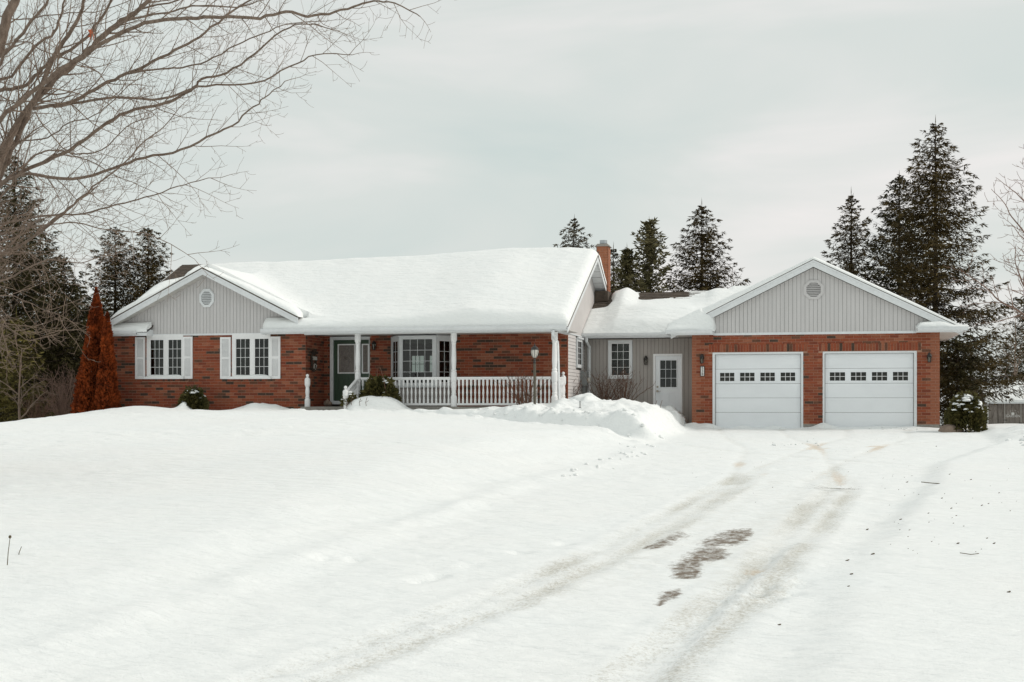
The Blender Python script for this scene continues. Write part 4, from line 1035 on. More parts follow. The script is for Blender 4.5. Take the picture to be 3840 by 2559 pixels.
# --- garage doors
for gi, g in enumerate(gd):
    part('door_frame', frame_box(g['x0'], g['x1'], -.05, g['zt'], YG - .02, YG + .12, [(g['s0'], g['s1'], -.05, g['zt'] - .055)]), M['trim'], house)
    gx0, gx1 = g['s0'] + .004, g['s1'] - .004
    D = part('garage_door', MB().box(gx0 + .01, gx1 - .01, YG + .125, YG + .13, .0, g['zt'] - .06), M['gap'], house)
    zs = [g['zt'] - .058, WZ(2800, 930 + 1003 / 2.208, YG), WZ(2800, 930 + 1125 / 2.208, YG), WZ(2800, 930 + 1243 / 2.208, YG), WZ(2800, 930 + 1363 / 2.208, YG), .005]
    if gi == 0: wx = [(2560 + a / 2.208, 2560 + b / 2.208) for a, b in ((309, 428), (475, 595), (643, 763), (811, 932))]
    else: wx = [(3060 + a / 2.091, 3060 + b / 2.091) for a, b in ((108, 228), (273, 393), (438, 558), (603, 722))]
    wx = [(WX(a, YG + .05), WX(b, YG + .05)) for a, b in wx]
    wz0, wz1 = WZ(2800, 930 + 1103 / 2.208, YG), WZ(2800, 930 + 1034 / 2.208, YG)
    y0 = YG + .06
    for k in range(5):
        zt_, zb_ = zs[k] - .004, zs[k + 1] + .004
        if k == 1: hol = [(a, b, wz0, wz1) for a, b in wx]
        else:
            hol = []
            for j in range(4):
                a = gx0 + (gx1 - gx0) * (j + .07) / 4; b = gx0 + (gx1 - gx0) * (j + .93) / 4
                hol.append((a, b, zb_ + .07, zt_ - .07))
        mb = frame_box(gx0, gx1, zb_, zt_, y0, y0 + .04, hol)
        if k != 1:
            for a, b, c, d in hol:
                mb.box(a, b, y0 + .010, y0 + .03, c, d); mb.box(a + .045, b - .045, y0 + .0035, y0 + .012, c + .045, d - .045)
        part('panel', mb, M['doorwhite'], D)
    if True:
        wf = MB(); mu = MB()
        for a, b in wx:
            for q in ((a - .035, a, wz0 - .035, wz1 + .035), (b, b + .035, wz0 - .035, wz1 + .035), (a, b, wz1, wz1 + .035), (a, b, wz0 - .035, wz0)): wf.box(q[0], q[1], y0 - .014, y0 + .002, q[2], q[3])
            part('pane', MB().box(a, b, y0 + .012, y0 + .016, wz0, wz1), M['glassd'], D)
            m1 = MB()
            for i in (1, 2): m1.box(a + (b - a) * i / 3 - .0065, a + (b - a) * i / 3 + .0065, y0 + .0, y0 + .010, wz0, wz1)
            m1.box(a, b, y0 + .001, y0 + .011, (wz0 + wz1) / 2 - .0065, (wz0 + wz1) / 2 + .0065)
            part('muntin', m1, M['white'], D)
        part('window_surround', wf, M['doorwhite'], D)
    part('weather_strip', MB().box(g['s0'] + .0, g['s0'] + .012, YG + .03, YG + .055, 0, zs[0]).box(g['s1'] - .012, g['s1'], YG + .03, YG + .055, 0, zs[0]).box(g['s0'] + .012, g['s1'] - .012, YG + .03, YG + .055, zs[0] - .0, zs[0] + .0035), M['gap'], D)

# --- porch: deck, posts, rails
PY = 35.5
part('porch_deck', MB().box(XL1 + .002, XR + .05, 35.38, YP - .001, .47, .63).box(WX(1132, 35.1), WX(1300, 35.1), 35.0, 35.378, .30, .625).box(-13.9, -12.5, 34.65, 34.995, .1, .47), M['concrete'], house)
def post_prof(z0, z1):
    h = z1 - z0
    return [(.083, z0), (.083, z0 + .30 * .9), (.07, z0 + .29), (.06, z0 + .33), (.074, z0 + .36), (.06, z0 + .39), (.062, z0 + .42), (.078, z0 + .60), (.072, z0 + .66), (.083, z0 + .70),
            (.083, z0 + .93), (.065, z0 + .97), (.078, z0 + 1.0), (.058, z0 + 1.04), (.062, z0 + 1.10), (.072, z0 + 1.25), (.066, z0 + 1.5), (.058, z0 + 1.72), (.072, z0 + 1.75), (.062, z0 + 1.78), (.083, z0 + 1.83), (.083, z1)]
for px_ in (1341.8, 1701.8, 2079.5):
    X = WX(px_, PY)
    mb = MB()
    mb.lathe(X, PY, [(r * (1.08 if (z < .95 or 1.33 < z < 1.56 or z > 2.45) else 1), z) for r, z in post_prof(.63, ZT - .05)], 12)
    part('porch_post', mb, M['white'], house, smooth=False)
def baluster(mb, x, y, z0, z1, s=1.38):
    h = z1 - z0
    mb.lathe(x, y, [(.022 * s, z0), (.022 * s, z0 + h * .18), (.013 * s, z0 + h * .21), (.019 * s, z0 + h * .24), (.013 * s, z0 + h * .27), (.022 * s, z0 + h * .45), (.012 * s, z0 + h * .66), (.012 * s, z0 + h * .70), (.024 * s, z0 + h * .77), (.024 * s, z1)], 8)
Xa, Xb, Xc = WX(1341.8, PY), WX(1701.8, PY), WX(2079.5, PY)
ZR0, ZR1 = .725, 1.40
def railing(x0, x1, n, label, side=None):
    t = thing('porch_railing', label, 'railing', ((x0 + x1) / 2, PY, .63), 'white railings along the front porch')
    part('top_rail', MB().box(x0, x1, PY - .045, PY + .045, ZR1 + .005, ZR1 + .045).box(x0, x1, PY - .025, PY + .025, ZR1 - .03, ZR1 + .005), M['white'], t)
    part('bottom_rail', MB().box(x0, x1, PY - .03, PY + .03, ZR0 - .06, ZR0), M['white'], t)
    p = (x1 - x0) / n; proto = None
    for i in range(n):
        xx = x0 + (i + .5) * p
        if proto is None:
            mb = MB(); baluster(mb, xx, PY, ZR0, ZR1 - .03); proto = part('baluster', mb, M['white'], t); xx0 = xx
        else:
            c = proto.copy(); COL.objects.link(c); c.parent = t; c.location = (xx - xx0, 0, 0)
    return t
railing(Xa + .09, Xb - .09, 22, 'white turned baluster railing in front of the bay window')
railing(Xb + .09, Xc - .09, 23, 'white turned baluster railing behind the bare shrub, right of the bay window')
# short end railing
t = thing('porch_railing', 'short white railing at the right end of the porch with ball topped newel', 'railing', (Xc, 36.2, .63), 'white railings along the front porch')
part('top_rail', MB().box(Xc - .04, Xc + .04, PY + .09, 36.75, ZR1, ZR1 + .045), M['white'], t)
part('bottom_rail', MB().box(Xc - .03, Xc + .03, PY + .09, 36.75, ZR0 - .06, ZR0), M['white'], t)
for i in range(9):
    mb = MB(); baluster(mb, Xc, PY + .17 + i * .13, ZR0, ZR1); part('baluster', mb, M['white'], t)
def newel(mb, x, y, z0, H, ball=True, s=1.0):
    a = .066 * s
    mb.lathe(x, y, [(a * 1.2, z0), (a * 1.2, z0 + .22 * H), (a * .8, z0 + .26 * H), (a, z0 + .29 * H), (a * .75, z0 + .32 * H), (a * .95, z0 + .46 * H), (a * .75, z0 + .60 * H), (a * 1.0, z0 + .63 * H), (a * 1.2, z0 + .68 * H), (a * 1.2, z0 + .84 * H), (a * .7, z0 + .89 * H),
                    (a * .42, z0 + .895 * H)] + [(max(.002, a * .72 * math.sin(q)), z0 + .95 * H - a * .72 * math.cos(q)) for q in [k * math.pi / 8 for k in range(1, 9)]], 12)
mb = MB(); newel(mb, Xc, 36.78, .63, .98); part('newel_post', mb, M['white'], t)
mb = MB(); X = WX(1153, 35.25); newel(mb, X, 35.25, .625, .92); solo('newel_post', mb, M['white'], 'white turned newel post with ball top left of the green front door', 'post', (X, 35.25, .625))
# stair rail
t = thing('stair_railing', 'sloping white stair handrail beside the front steps', 'railing', (Xa, 34.5, .3))
mb = MB(); newel(mb, Xa, 34.5, .25, .95); part('newel_post', mb, M['white'], t)
part('top_rail', MB().hexa([(Xa - .04, 34.55, .98), (Xa + .04, 34.55, .98), (Xa + .04, 35.42, 1.33), (Xa - .04, 35.42, 1.33), (Xa - .04, 34.55, 1.05), (Xa + .04, 34.55, 1.05), (Xa + .04, 35.42, 1.41), (Xa - .04, 35.42, 1.41)]), M['white'], t)
part('bottom_rail', MB().hexa([(Xa - .03, 34.55, .42), (Xa + .03, 34.55, .42), (Xa + .03, 35.42, .72), (Xa - .03, 35.42, .72), (Xa - .03, 34.55, .48), (Xa + .03, 34.55, .48), (Xa + .03, 35.42, .78), (Xa - .03, 35.42, .78)]), M['white'], t)
for i in range(7):
    f = (i + .5) / 7; mb = MB(); baluster(mb, Xa, 34.58 + f * .8, .48 + f * .29, 1.0 + f * .33); part('baluster', mb, M['white'], t)

# --- downspouts
def spout(pts, r, label=None):
    mb = MB()
    return part('downspout', mb.tube(pts, r, 4), M['trim'], house)
sp = lambda px, py, Y: W(px, py, Y)
spout([sp(2073.5, 1238, 35.12), sp(2073.5, 1256, 35.12), sp(2090, 1283, 35.6), sp(2091, 1300, 35.6), sp(2097.5, 1526, 35.6)], .042)
spout([sp(2199, 1266, 39.4), sp(2199, 1280, 39.4), sp(2209, 1301, YB - .07), sp(2209, 1312, YB - .07), sp(2208, 1520, YB - .07)], .05)
# ------------------------------------------------------------------ snow on the roofs
def snow_field(name, X, Y, zf, maskf, label, tris_smooth=True):
    gx_, gy_ = np.meshgrid(X, Y); zt, zb = zf(gx_, gy_)
    cx = .5 * (gx_[:-1, :-1] + gx_[1:, 1:]); cy = .5 * (gy_[:-1, :-1] + gy_[1:, 1:])
    m = maskf(cx, cy)
    ny_, nx_ = gx_.shape
    top = np.stack([gx_, gy_, zt], -1).reshape(-1, 3); bot = np.stack([gx_, gy_, zb], -1).reshape(-1, 3)
    id_ = np.arange(ny_ * nx_).reshape(ny_, nx_)
    faces = []
    jj, ii = np.nonzero(m)
    used = {}
    V = []
    def vi(k, b):
        key = (k, b)
        if key not in used: used[key] = len(V); V.append(tuple((bot if b else top)[k]))
        return used[key]
    for j, i in zip(jj.tolist(), ii.tolist()):
        a, b, c, d = int(id_[j, i]), int(id_[j, i + 1]), int(id_[j + 1, i + 1]), int(id_[j + 1, i])
        faces.append((vi(a, 0), vi(b, 0), vi(c, 0), vi(d, 0)))
        for (dj, di, p, q) in ((-1, 0, a, b), (0, 1, b, c), (1, 0, c, d), (0, -1, d, a)):
            j2, i2 = j + dj, i + di
            if j2 < 0 or i2 < 0 or j2 >= m.shape[0] or i2 >= m.shape[1] or not m[j2, i2]:
                faces.append((vi(p, 1), vi(q, 1), vi(q, 0), vi(p, 0)))
    mb = MB(); mb.v = V; mb.f = faces; mb.m = [0] * len(faces)
    return setting(name, mb, M['snow'], 'stuff', True, label, 'snow')
def smax(a, b, k):
    h = np.clip(.5 + .5 * (a - b) / k, 0, 1); return b * (1 - h) + a * h + k * h * (1 - h)
def edge(d, r, lo=.0):      # 0 at the edge -> 1 inside, round shoulder
    t = np.clip(d / r, 0, 1); return np.maximum(lo, np.sqrt(1 - (1 - t) ** 2))
SR = M['snow']
# main roof
def zf_main(x, y):
    base = ZR - SLM * np.abs(y - RY)
    gab = GZA - GSL * np.abs(x - GXC)
    b2 = np.where(y > YL - .02, smax(base, gab, .30), base)
    Tk = np.interp(x, [-20.3, -19.2, -18, -16, -13, -11, -9, -7.3, -6.3], [.10, .13, .15, .17, .23, .27, .38, .42, .30])
    Tk = Tk * (1 + .55 * fbm(x, y * .6, .34, 2, 101)) + .03 * fbm(x, y, .9, 3, 102) * sst(-20, -17, x) * (1 + 1.2 * (np.abs(y - RY) < .8))
    # rounded over the ridge
    rid = np.abs(y - RY); base_r = np.where(rid < .5, SLM * (.5 - rid) ** 2 / 1.0, 0)
    d_ = y - EY + .03 * fbm(x, y, .8, 3, 105)
    porch = sst(-15.0, -14.2, x)
    e_front = (1 - porch) * edge(y - (EY - .02), .35, .10) + porch * edge(d_ + .03, .17, .12)
    e_side = np.minimum(edge(XBR + .02 - x + .04 * fbm(x, y, 1.5, 3, 104), .26, .05), edge(x - XA + .02, .35, .05))
    t = Tk * np.minimum(e_front, e_side) * edge(BY - y, .3, .05)
    # bare patch at the left end
    bare = (1 - sst(-19.75, -19.45, x + .25 * fbm(x, y, 1.3, 3, 106))) * sst(38.75, 39.0, y + .3 * fbm(x, y, 1.3, 3, 107) - .5 * (x + 19.9)) * (1 - sst(40.5, 40.8, y))
    t = np.maximum(t, .02) * (1 - bare) - .06 * bare
    return b2 - base_r * (1 - bare) * 1.0 + t, b2 - .02
def mk_main(cx, cy):
    gabl = (np.abs(cx - GXC) < GW + .15) & ((GZA - GSL * np.abs(cx - GXC)) > (ZR - SLM * np.abs(cy - RY)))
    ret_gap = (cy < YL + .02) & (cx > RXG0 - .03) & (cx < RXG1 + .03)
    cross = (cy > YL - .12) & (cy < YL + .06) & gabl
    return ~(ret_gap | cross) & (cx > XA - .04) & (cx < XBR + .04) & (cy > EY - .04) & (cy < BY + .02)
Xs = np.arange(XA - .06, XBR + .08, .085)
Ys = np.concatenate([np.arange(EY - .02, 36.2, .045), np.arange(36.2, BY + .05, .085)])
snow_field('roof_snow', Xs, Ys, zf_main, mk_main, 'thick smooth snow blanket over the main house roof')
# front gable overhang
def zf_fg(x, y):
    gab = GZA - GSL * np.abs(x - GXC)
    t = (.07 + .10 * sst(GXC + .2, GXC + 1.6, x) + .10 * sst(GXC - 1.0, GXC - 2.4, x)) * edge(y - YBG + .01, .22, .12) * (1 + .3 * fbm(x, y, 1.2, 3, 111))
    t = t * edge(GW + .06 - np.abs(x - GXC), .35, .15)
    return gab + np.maximum(t, .012) - .03 * np.exp(-((x - GXC) / .25) ** 2), gab - .0
snow_field('roof_snow', np.arange(GXC - GW - .02, GXC + GW + .05, .07), np.arange(YBG, YL + .22, .035), zf_fg, lambda a, b: a == a, 'snow lying on the small front gable over the two shuttered windows')
# garage and link
def zf_gar(x, y):
    g_ = GA - GS2 * np.abs(x)
    l_ = LZR - SLL * np.abs(y - LYR)
    l_ = np.where((y > LYE - .1) & (x < 0), l_, -9)
    b2 = np.where(l_ > -5, smax(g_, l_, .22), g_)
    b2 = np.where((x < -GE) & (l_ > -5), l_, b2)
    tg = np.interp(x, [-4.2, -3.4, -2.2, -1.0, 0, 1.5, 3, 4.1], [.18, .20, .15, .11, .07, .09, .085, .05]) * (1 + .35 * fbm(x, y, .9, 3, 121))
    tl = np.interp(x, [-6.8, -6.3, -5.8, -5.0, -4.2, -3], [.06, .12, .30, .34, .32, .22]) * (1 + .25 * fbm(x, y, .5, 3, 122))
    kl_ = sst(-2.6, -3.8, x) * sst(39.2, 39.7, y)
    tl = tl * (1 - .93 * sst(40.4, 41.9, y) * sst(-5.9, -5.3, x) * (1 - sst(-3.3, -2.8, x)))
    t = tg * (1 - kl_) + tl * kl_
    ef = np.where(x < -GE + .0, edge(y - (LYE - .02), .30, .15), edge(y - YGB + .01, .25, .10))
    t = t * ef * edge(GE + .06 - x, .3, .1)
    t = t * np.where(y < LYE, edge(x + GE + .09, .35, .1), 1)
    rid = np.abs(y - LYR); t = t - np.where((rid < .45) & (x < -2.5), SLL * (.45 - rid) ** 2, 0)
    # drift hollow and bare shingles near the ridge of the link
    bare = sst(-5.55, -5.2, x + .2 * fbm(x, y, 1.5, 3, 123)) * (1 - sst(-4.05, -3.8, x + .1 * fbm(x, y, 2, 2, 129))) * sst(41.95, 42.1, y - .08 * (x + 4.3) + .1 * fbm(x, y, 1.6, 3, 124)) * (1 - sst(42.9, 43.1, y))
    bare2 = (1 - sst(-6.35, -6.15, x + .2 * fbm(x, y, 1.5, 3, 125))) * sst(41.1, 41.3, y + .15 * fbm(x, y, 1.6, 3, 126))
    bb = np.maximum(bare, bare2)
    t = np.maximum(t, .015) * (1 - bb) - .06 * bb
    return b2 + t, b2 - .02
def mk_gar(cx, cy):
    lk = (cx > XR + .005) & (cx < -GE) & (cy > LYE - .03) & (cy < 45.5)
    gr = (np.abs(cx) < GE + .05) & (cy > YGB - .0) & (cy < 46.4)
    return lk | gr
Xs = np.arange(XR + .0, GE + .09, .065)
Ys = np.concatenate([np.arange(YGB - .01, 40.0, .045), np.arange(40.0, 46.5, .08)])
snow_field('roof_snow', Xs, Ys, zf_gar, mk_gar, 'snow on the garage roof and the low link roof left of it')
def zf_ret(s):
    def f(x, y):
        b = ZE + .17 * (y - 38.22)
        ax = np.abs(x)
        if s < 0: t = (.17 + .76 * sst(38.2, 38.62, y)) * edge(ax - 2.74, .75, .04) * edge(4.13 - ax + .0, .28, .05) ** 1.0 * edge(y - 38.17, .22, .16) * (1 + .10 * fbm(x, y, 1.5, 3, 131))
        else: t = .125 * edge(ax - 2.80, .16, .06) * edge(4.05 - ax, .7, .03) * (1 - .6 * sst(3.4, 3.8, ax)) * edge(y - 38.17, .10, .25) * (1 + .55 * fbm(x, y, 2.2, 3, 132))
        if s < 0: t = np.minimum(t, np.maximum(.02, (GA - GS2 * ax + .10) - b + .12 * (ax > 3.1)))
        return b + np.maximum(t, .01), b - .03
    return f
snow_field('roof_snow', np.arange(-4.13, -2.70, .04), np.arange(38.17, YG + .02, .03), zf_ret(-1), lambda a, b: (a > -4.12) & (a < -2.74), 'bell shaped snow heap on the eave return left of the garage gable')
snow_field('roof_snow', np.arange(2.76, 4.14, .04), np.arange(38.17, YG + .0, .03), zf_ret(1), lambda a, b: a == a, 'small lumpy snow strip on the eave return right of the garage gable')
# chimney cap snow
# ------------------------------------------------------------------ wall lamps, plaque, sign, meter
def wall_lamp(x, y, zc, label, h=.28):
    t = thing('wall_lantern', label, 'lantern', (x, y, zc - h / 2), 'black wall lanterns')
    w = .058; yc = y - .10; z0 = zc - h / 2
    part('back_plate', MB().box(x - .04, x + .04, y - .02, y - .0, z0 + h * .35, z0 + h * .85).tube([(x, y - .02, z0 + h * .6), (x, y - .05, z0 + h * .95), (x, yc, z0 + h * .98)], .01, 5), M['dark'], t)
    part('lamp_hood', MB().lathe(x, yc, [(w * 1.25, z0 + h * .60), (w * 1.2, z0 + h * .64), (w * .8, z0 + h * .80), (w * .7, z0 + h * .88), (w * .3, z0 + h * .96), (.004, z0 + h)], 8, rot=.39), M['dark'], t)
    part('lamp_glass', MB().lathe(x, yc, [(w * .62, z0 + h * .07), (w * .9, z0 + h * .59)], 6), M['glassd'], t)
    part('candle_tube', MB().lathe(x, yc, [(.02, z0 + h * .08), (.02, z0 + h * .42), (.012, z0 + h * .5)], 8), M['lampglass'], t)
    cg = MB()
    for k in range(6):
        a = k * math.pi / 3; cg.tube([(x + math.cos(a) * w * .75, yc + math.sin(a) * w * .75, z0 + h * .05), (x + math.cos(a) * w, yc + math.sin(a) * w, z0 + h * .62)], .005, 4)
    cg.lathe(x, yc, [(w * .85, z0), (w * .85, z0 + h * .06)], 8)
    part('lamp_cage', cg, M['dark'], t)
    return t
def at_wall(px, py, Y): p = W(px, py, Y); return p[0], Y, p[2]
x, y, z = at_wall(1405.8, 1296, YP); wall_lamp(x, YP, z, 'black wall lantern between the green front door and the bay window')
x, y, z = at_wall(2424, 1352, YB); wall_lamp(x, YB - .014, z, 'black wall lantern on the link siding left of the white side door')
x, y, z = at_wall(2633, 1346, YG); wall_lamp(x, YG, z, 'black wall lantern on the brick above the house number')
x, y, z = at_wall(3484, 1341, YG); wall_lamp(x, YG, z, 'black wall lantern right of the right garage door')

def text_mesh(s, size, extr=.002):
    c = bpy.data.curves.new('t', 'FONT'); c.body = s; c.size = size; c.extrude = extr; c.align_x = 'CENTER'; c.align_y = 'CENTER'; c.resolution_u = 3
    o = bpy.data.objects.new('t', c); COL.objects.link(o)
    bpy.context.view_layer.update()
    me = bpy.data.meshes.new_from_object(o.evaluated_get(bpy.context.evaluated_depsgraph_get()))
    COL.objects.unlink(o); bpy.data.objects.remove(o)
    return me
def put_text(name, s, size, pos, m, par, extr=.002):
    me = text_mesh(s, size, extr); me.materials.clear(); me.materials.append(m)
    o = bpy.data.objects.new(name, me); COL.objects.link(o); o.parent = par
    o.location = Vector(pos) - Vector(ORG[par.name]); o.rotation_euler = (math.pi / 2, 0, 0); return o
x, y, z = at_wall(2634.5, 1393, YG)
t = thing('house_number', 'black framed white plaque with the number 538 under the left garage lantern', 'sign', (x, YG, z - .15))
part('frame', MB().box(x - .062, x + .062, YG - .03, YG - .01, z - .15, z + .15), M['dark'], t)
part('face', MB().box(x - .044, x + .044, YG - .034, YG - .0305, z - .13, z + .13), M['plaque'], t)
for k, ch_ in enumerate('538'): put_text('digit', ch_, .105, (x, YG - .037, z + .085 - k * .085), M['dark'], t)

x = XL1 + .02; yv = 36.05; zv = WZ(1190, 1355, yv)
t = thing('wreath', 'dark oval twig wreath with a small cream sign on the porch side wall', 'wreath', (x, yv, zv - .3))
mb = MB(); rr = random.Random(9)
for k in range(9):
    ph = rr.uniform(0, 6.28); jr = rr.uniform(.85, 1.12)
    mb.tube([(x + .03 + .02 * math.sin(a * 3 + ph), yv + math.sin(a) * .17 * jr + rr.uniform(-.01, .01), zv + math.cos(a) * .27 * jr + rr.uniform(-.01, .01)) for a in [i * math.pi / 10 for i in range(21)]], .012, 4)
for k in range(90):
    a = rr.uniform(0, 6.28); p = (x + .04, yv + math.sin(a) * .16, zv + math.cos(a) * .25)
    d = Vector((rr.uniform(-.2, 1), rr.uniform(-1, 1), rr.uniform(-1, 1))).normalized(); mb.blade(p, d, d.orthogonal().normalized(), .09, .012)
part('twig_ring', mb, M['trunk'], t)
part('sign_board', MB().box(x + .06, x + .075, yv - .15, yv + .17, zv + .03, zv + .13), M['curtain'], t)
part('bow', MB().tube([(x + .06, yv - .05, zv - .22), (x + .08, yv - .09, zv - .1), (x + .06, yv - .02, zv - .06), (x + .08, yv + .1, zv - .12), (x + .06, yv + .05, zv - .24)], .014, 4), M['curtain'], t)

# meter on the end wall corner
mx0, mx1 = XR + .018, XR + .20; mz0, mz1 = WZ(2190, 1447, 39.3), WZ(2190, 1393, 39.3)
t = thing('electric_meter', 'grey electric meter box with round dial in the corner left of the link', 'meter', (XR, 39.3, mz0))
part('box', MB().box(mx0, mx1, 39.15, 39.5, mz0, mz1), M['meter'], t)
part('dial', MB().tube([(mx1 + .0, 39.3, mz0 + .16), (mx1 + .09, 39.3, mz0 + .16)], .085, 12), M['lampglass'], t)
part('conduit', MB().tube([(XR + .09, 39.3, mz0), (XR + .09, 39.3, .3)], .045, 8), M['meter'], t)
# things left on the porch
x, y, z = at_wall(1228, 1505, 36.6)
mb = MB(); 
for (dx, dz, r) in ((-.04, .06, .085), (.07, .05, .075), (.0, .13, .05)): mb.lathe(x + dx, 36.6, [(max(.004, r * math.sin(q)), .63 + dz - r * math.cos(q) + .03) for q in [k * math.pi / 7 for k in range(8)]], 10)
solo('ornament_stone', mb, M['stone'], 'cluster of round stones on the porch beside the green door', 'stones', (x, 36.6, .63), smooth=True)
solo('door_mat', MB().box(WX(1240, 36.5), WX(1292, 36.5), 36.3, 36.8, .631, .65), M['interiord'], 'dark mat on the porch in front of the green door', 'mat', (WX(1265, 36.5), 36.5, .63))
# lamp post
LX, LY = WX(2005, 33.7), 33.7; lz = gzp(LX, LY)
t = thing('lamp_post', 'garden lamp post with round glass lantern standing in the snow', 'lamp post', (LX, LY, lz))
zz = lambda py: WZ(2005, py, LY)
part('post', MB().lathe(LX, LY, [(.036, lz - .3), (.036, zz(1364))], 12), M['olivepost'], t)
part('post_collar', MB().lathe(LX, LY, [(.030, zz(1364)), (.034, zz(1358)), (.022, zz(1354)), (.030, zz(1350)), (.014, zz(1346)), (.026, zz(1343))], 12), M['dark'], t)
part('lamp_globe', MB().lathe(LX, LY, [(.045, zz(1342)), (.075, zz(1334)), (.095, zz(1324)), (.098, zz(1317)), (.085, zz(1311))], 14), M['lglobe'] if 'lglobe' in M else M['lampglass'], t, smooth=True)
cg = MB()
for k in range(8):
    a = k * math.pi / 4 + .2
    cg.tube([(LX + math.cos(a) * r, LY + math.sin(a) * r, z) for r, z in ((.048, zz(1342)), (.080, zz(1334)), (.101, zz(1324)), (.104, zz(1317)), (.09, zz(1311)))], .005, 4)
part('lamp_cage', cg, M['dark'], t)
part('lamp_cap', MB().lathe(LX, LY, [(.10, zz(1312)), (.105, zz(1309)), (.07, zz(1303)), (.035, zz(1299)), (.02, zz(1297)), (.022, zz(1295)), (.006, zz(1292)), (.012, zz(1290)), (.003, zz(1286))], 14), M['dark'], t)

# ------------------------------------------------------------------ trees
def conifer(name, x, y, H, Rm, label, m='spruce', seed=1, base=None, lean=0, dens=1.0, droop=.25, pine=False, group=None, bare_low=0.0, up=.5, trunk_r=None, power=.85, cat='tree', bl=1.0):
    rr = random.Random(seed); z0 = gzp(x, y) if base is None else base
    t = thing(name, label, cat, (x, y, z0), group)
    tr = trunk_r or H * .011 + .03
    part('trunk', MB().tube([(x, y, z0 - .3), (x + lean * .3, y, z0 + H * .4), (x + lean, y, z0 + H * .97)], [tr, tr * .65, .012], 7), M['trunk'], t)
    fo = MB(); lim = MB()
    z = H * bare_low + .15
    while z < H * .985:
        f = z / H
        Lr = max(.06, Rm * ((1 - f) ** power) * (1 if f > .12 else .75 + f * 2) - .08)
        nbr = int(rr.choice([5, 6, 7]) * (1.0 if not pine else .6) * (1 if f < .85 else .75))
        a0 = rr.uniform(0, 6.28)
        for k in range(nbr):
            az = a0 + 2 * math.pi * k / nbr + rr.uniform(-.3, .3)
            L = Lr * rr.uniform(.66, 1.12)
            if rr.random() < .08: L *= 1.2
            if rr.random() < .10: L *= .5
            ca, sa = math.cos(az), math.sin(az)
            el = (.55 * f - droop + rr.uniform(-.12, .12)) if not pine else (.25 + .5 * f + rr.uniform(-.15, .2))
            p = [x + lean * f, y, z0 + z + rr.uniform(-.05, .05)]
            n = max(2, int(L / (.20 / dens ** .5)))
            pts = []
            for i in range(n + 1):
                s = i / n
                r_ = L * s; dz = el * r_ - .10 * L * math.sin(s * math.pi) * (not pine) + up * .22 * L * s * s
                pts.append((p[0] + ca * r_, p[1] + sa * r_, p[2] + dz))
            if L > .5: lim.tube([pts[0], pts[n // 2], pts[-1]], [.008 + L * .007, .006 + L * .003, .003], 3)
            if pine:
                for i in range(int(n * .35), n + 1):
                    q = pts[i]
                    for j in range(9):
                        yaw = rr.uniform(0, 6.28); dz = rr.uniform(-.3, 1.0); ln = rr.uniform(.16, .30) * bl; wd = ln * .16
                        d = Vector((math.cos(yaw), math.sin(yaw), dz)).normalized()
                        fo.blade((q[0] + rr.uniform(-.05, .05), q[1] + rr.uniform(-.05, .05), q[2] + rr.uniform(-.05, .05)), d, d.orthogonal().normalized(), ln, wd)
                continue
            for i in range(0, n + 1):
                s = i / n; q = pts[i]
                if s < .25 and rr.random() < .5: continue
                sl_ = min(.75, min(.14, L * .5) + .38 * L * (1 - s) * (.4 + s)) * bl * rr.uniform(.7, 1.15)
                for sd_ in ((-1, 1) if i < n else (-1, 0, 1)):
                    yaw = az + sd_ * rr.uniform(.6, 1.1); dz0 = rr.uniform(-.40, .02) * (.5 + droop * 1.5)
                    m_ = max(1, int(sl_ / .13)); cy_, sy_ = math.cos(yaw), math.sin(yaw)
                    for j in range(m_ + 1):
                        e_ = sl_ * j / (m_ + .6)
                        bx_, by_, bz_ = q[0] + cy_ * e_, q[1] + sy_ * e_, q[2] + dz0 * e_ - .25 * e_ * e_
                        for h in range(3):
                            y2 = yaw + rr.uniform(-.8, .8); dz = rr.uniform(-1.1, .35)
                            k_ = 1 / math.sqrt(1 + dz * dz); dx_, dy_ = math.cos(y2) * k_, math.sin(y2) * k_
                            ln = rr.uniform(.13, .25) * (.8 + .2 * bl) * min(1, .4 + L); wd = rr.uniform(.020, .034); tw_ = rr.uniform(-1, 1)
                            wx, wy, wz = -dy_ * (1 - abs(tw_) * .5), dx_ * (1 - abs(tw_) * .5), tw_ * .8
                            fo.blade((bx_, by_, bz_), (dx_, dy_, dz * k_), (wx, wy, wz), ln, wd)
        z += (.135 + .20 * (1 - f)) * (1.0 / dens) * (1 if not pine else .9)
    top = (x + lean, y, z0 + H * .97)
    for k in range(9): fo.blade((top[0], top[1], top[2] - .07 * k), Vector((rr.uniform(-.5, .5) * (k > 0), rr.uniform(-.5, .5), 1)).normalized(), Vector((1, 0, 0)), .30 if k else .5, .014)
    if lim.f: part('branches', lim, M['trunk'], t)
    part('crown', fo, M[m], t)
    return t
def place(px, Y): return WX(px, Y), Y
def con(px, ytop, Y, Rpx, label, **kw):
    x = WX(px, Y); z0 = kw.pop('base', None); z0 = gzp(x, Y) if z0 is None else z0
    H = WZ(px, ytop, Y) - z0; R_ = Rpx * Y / (CS * F + SN * (px - CX))
    return conifer('spruce_tree' if not kw.get('pine') else 'pine_tree', x, Y, H, R_, label, base=z0, **kw)
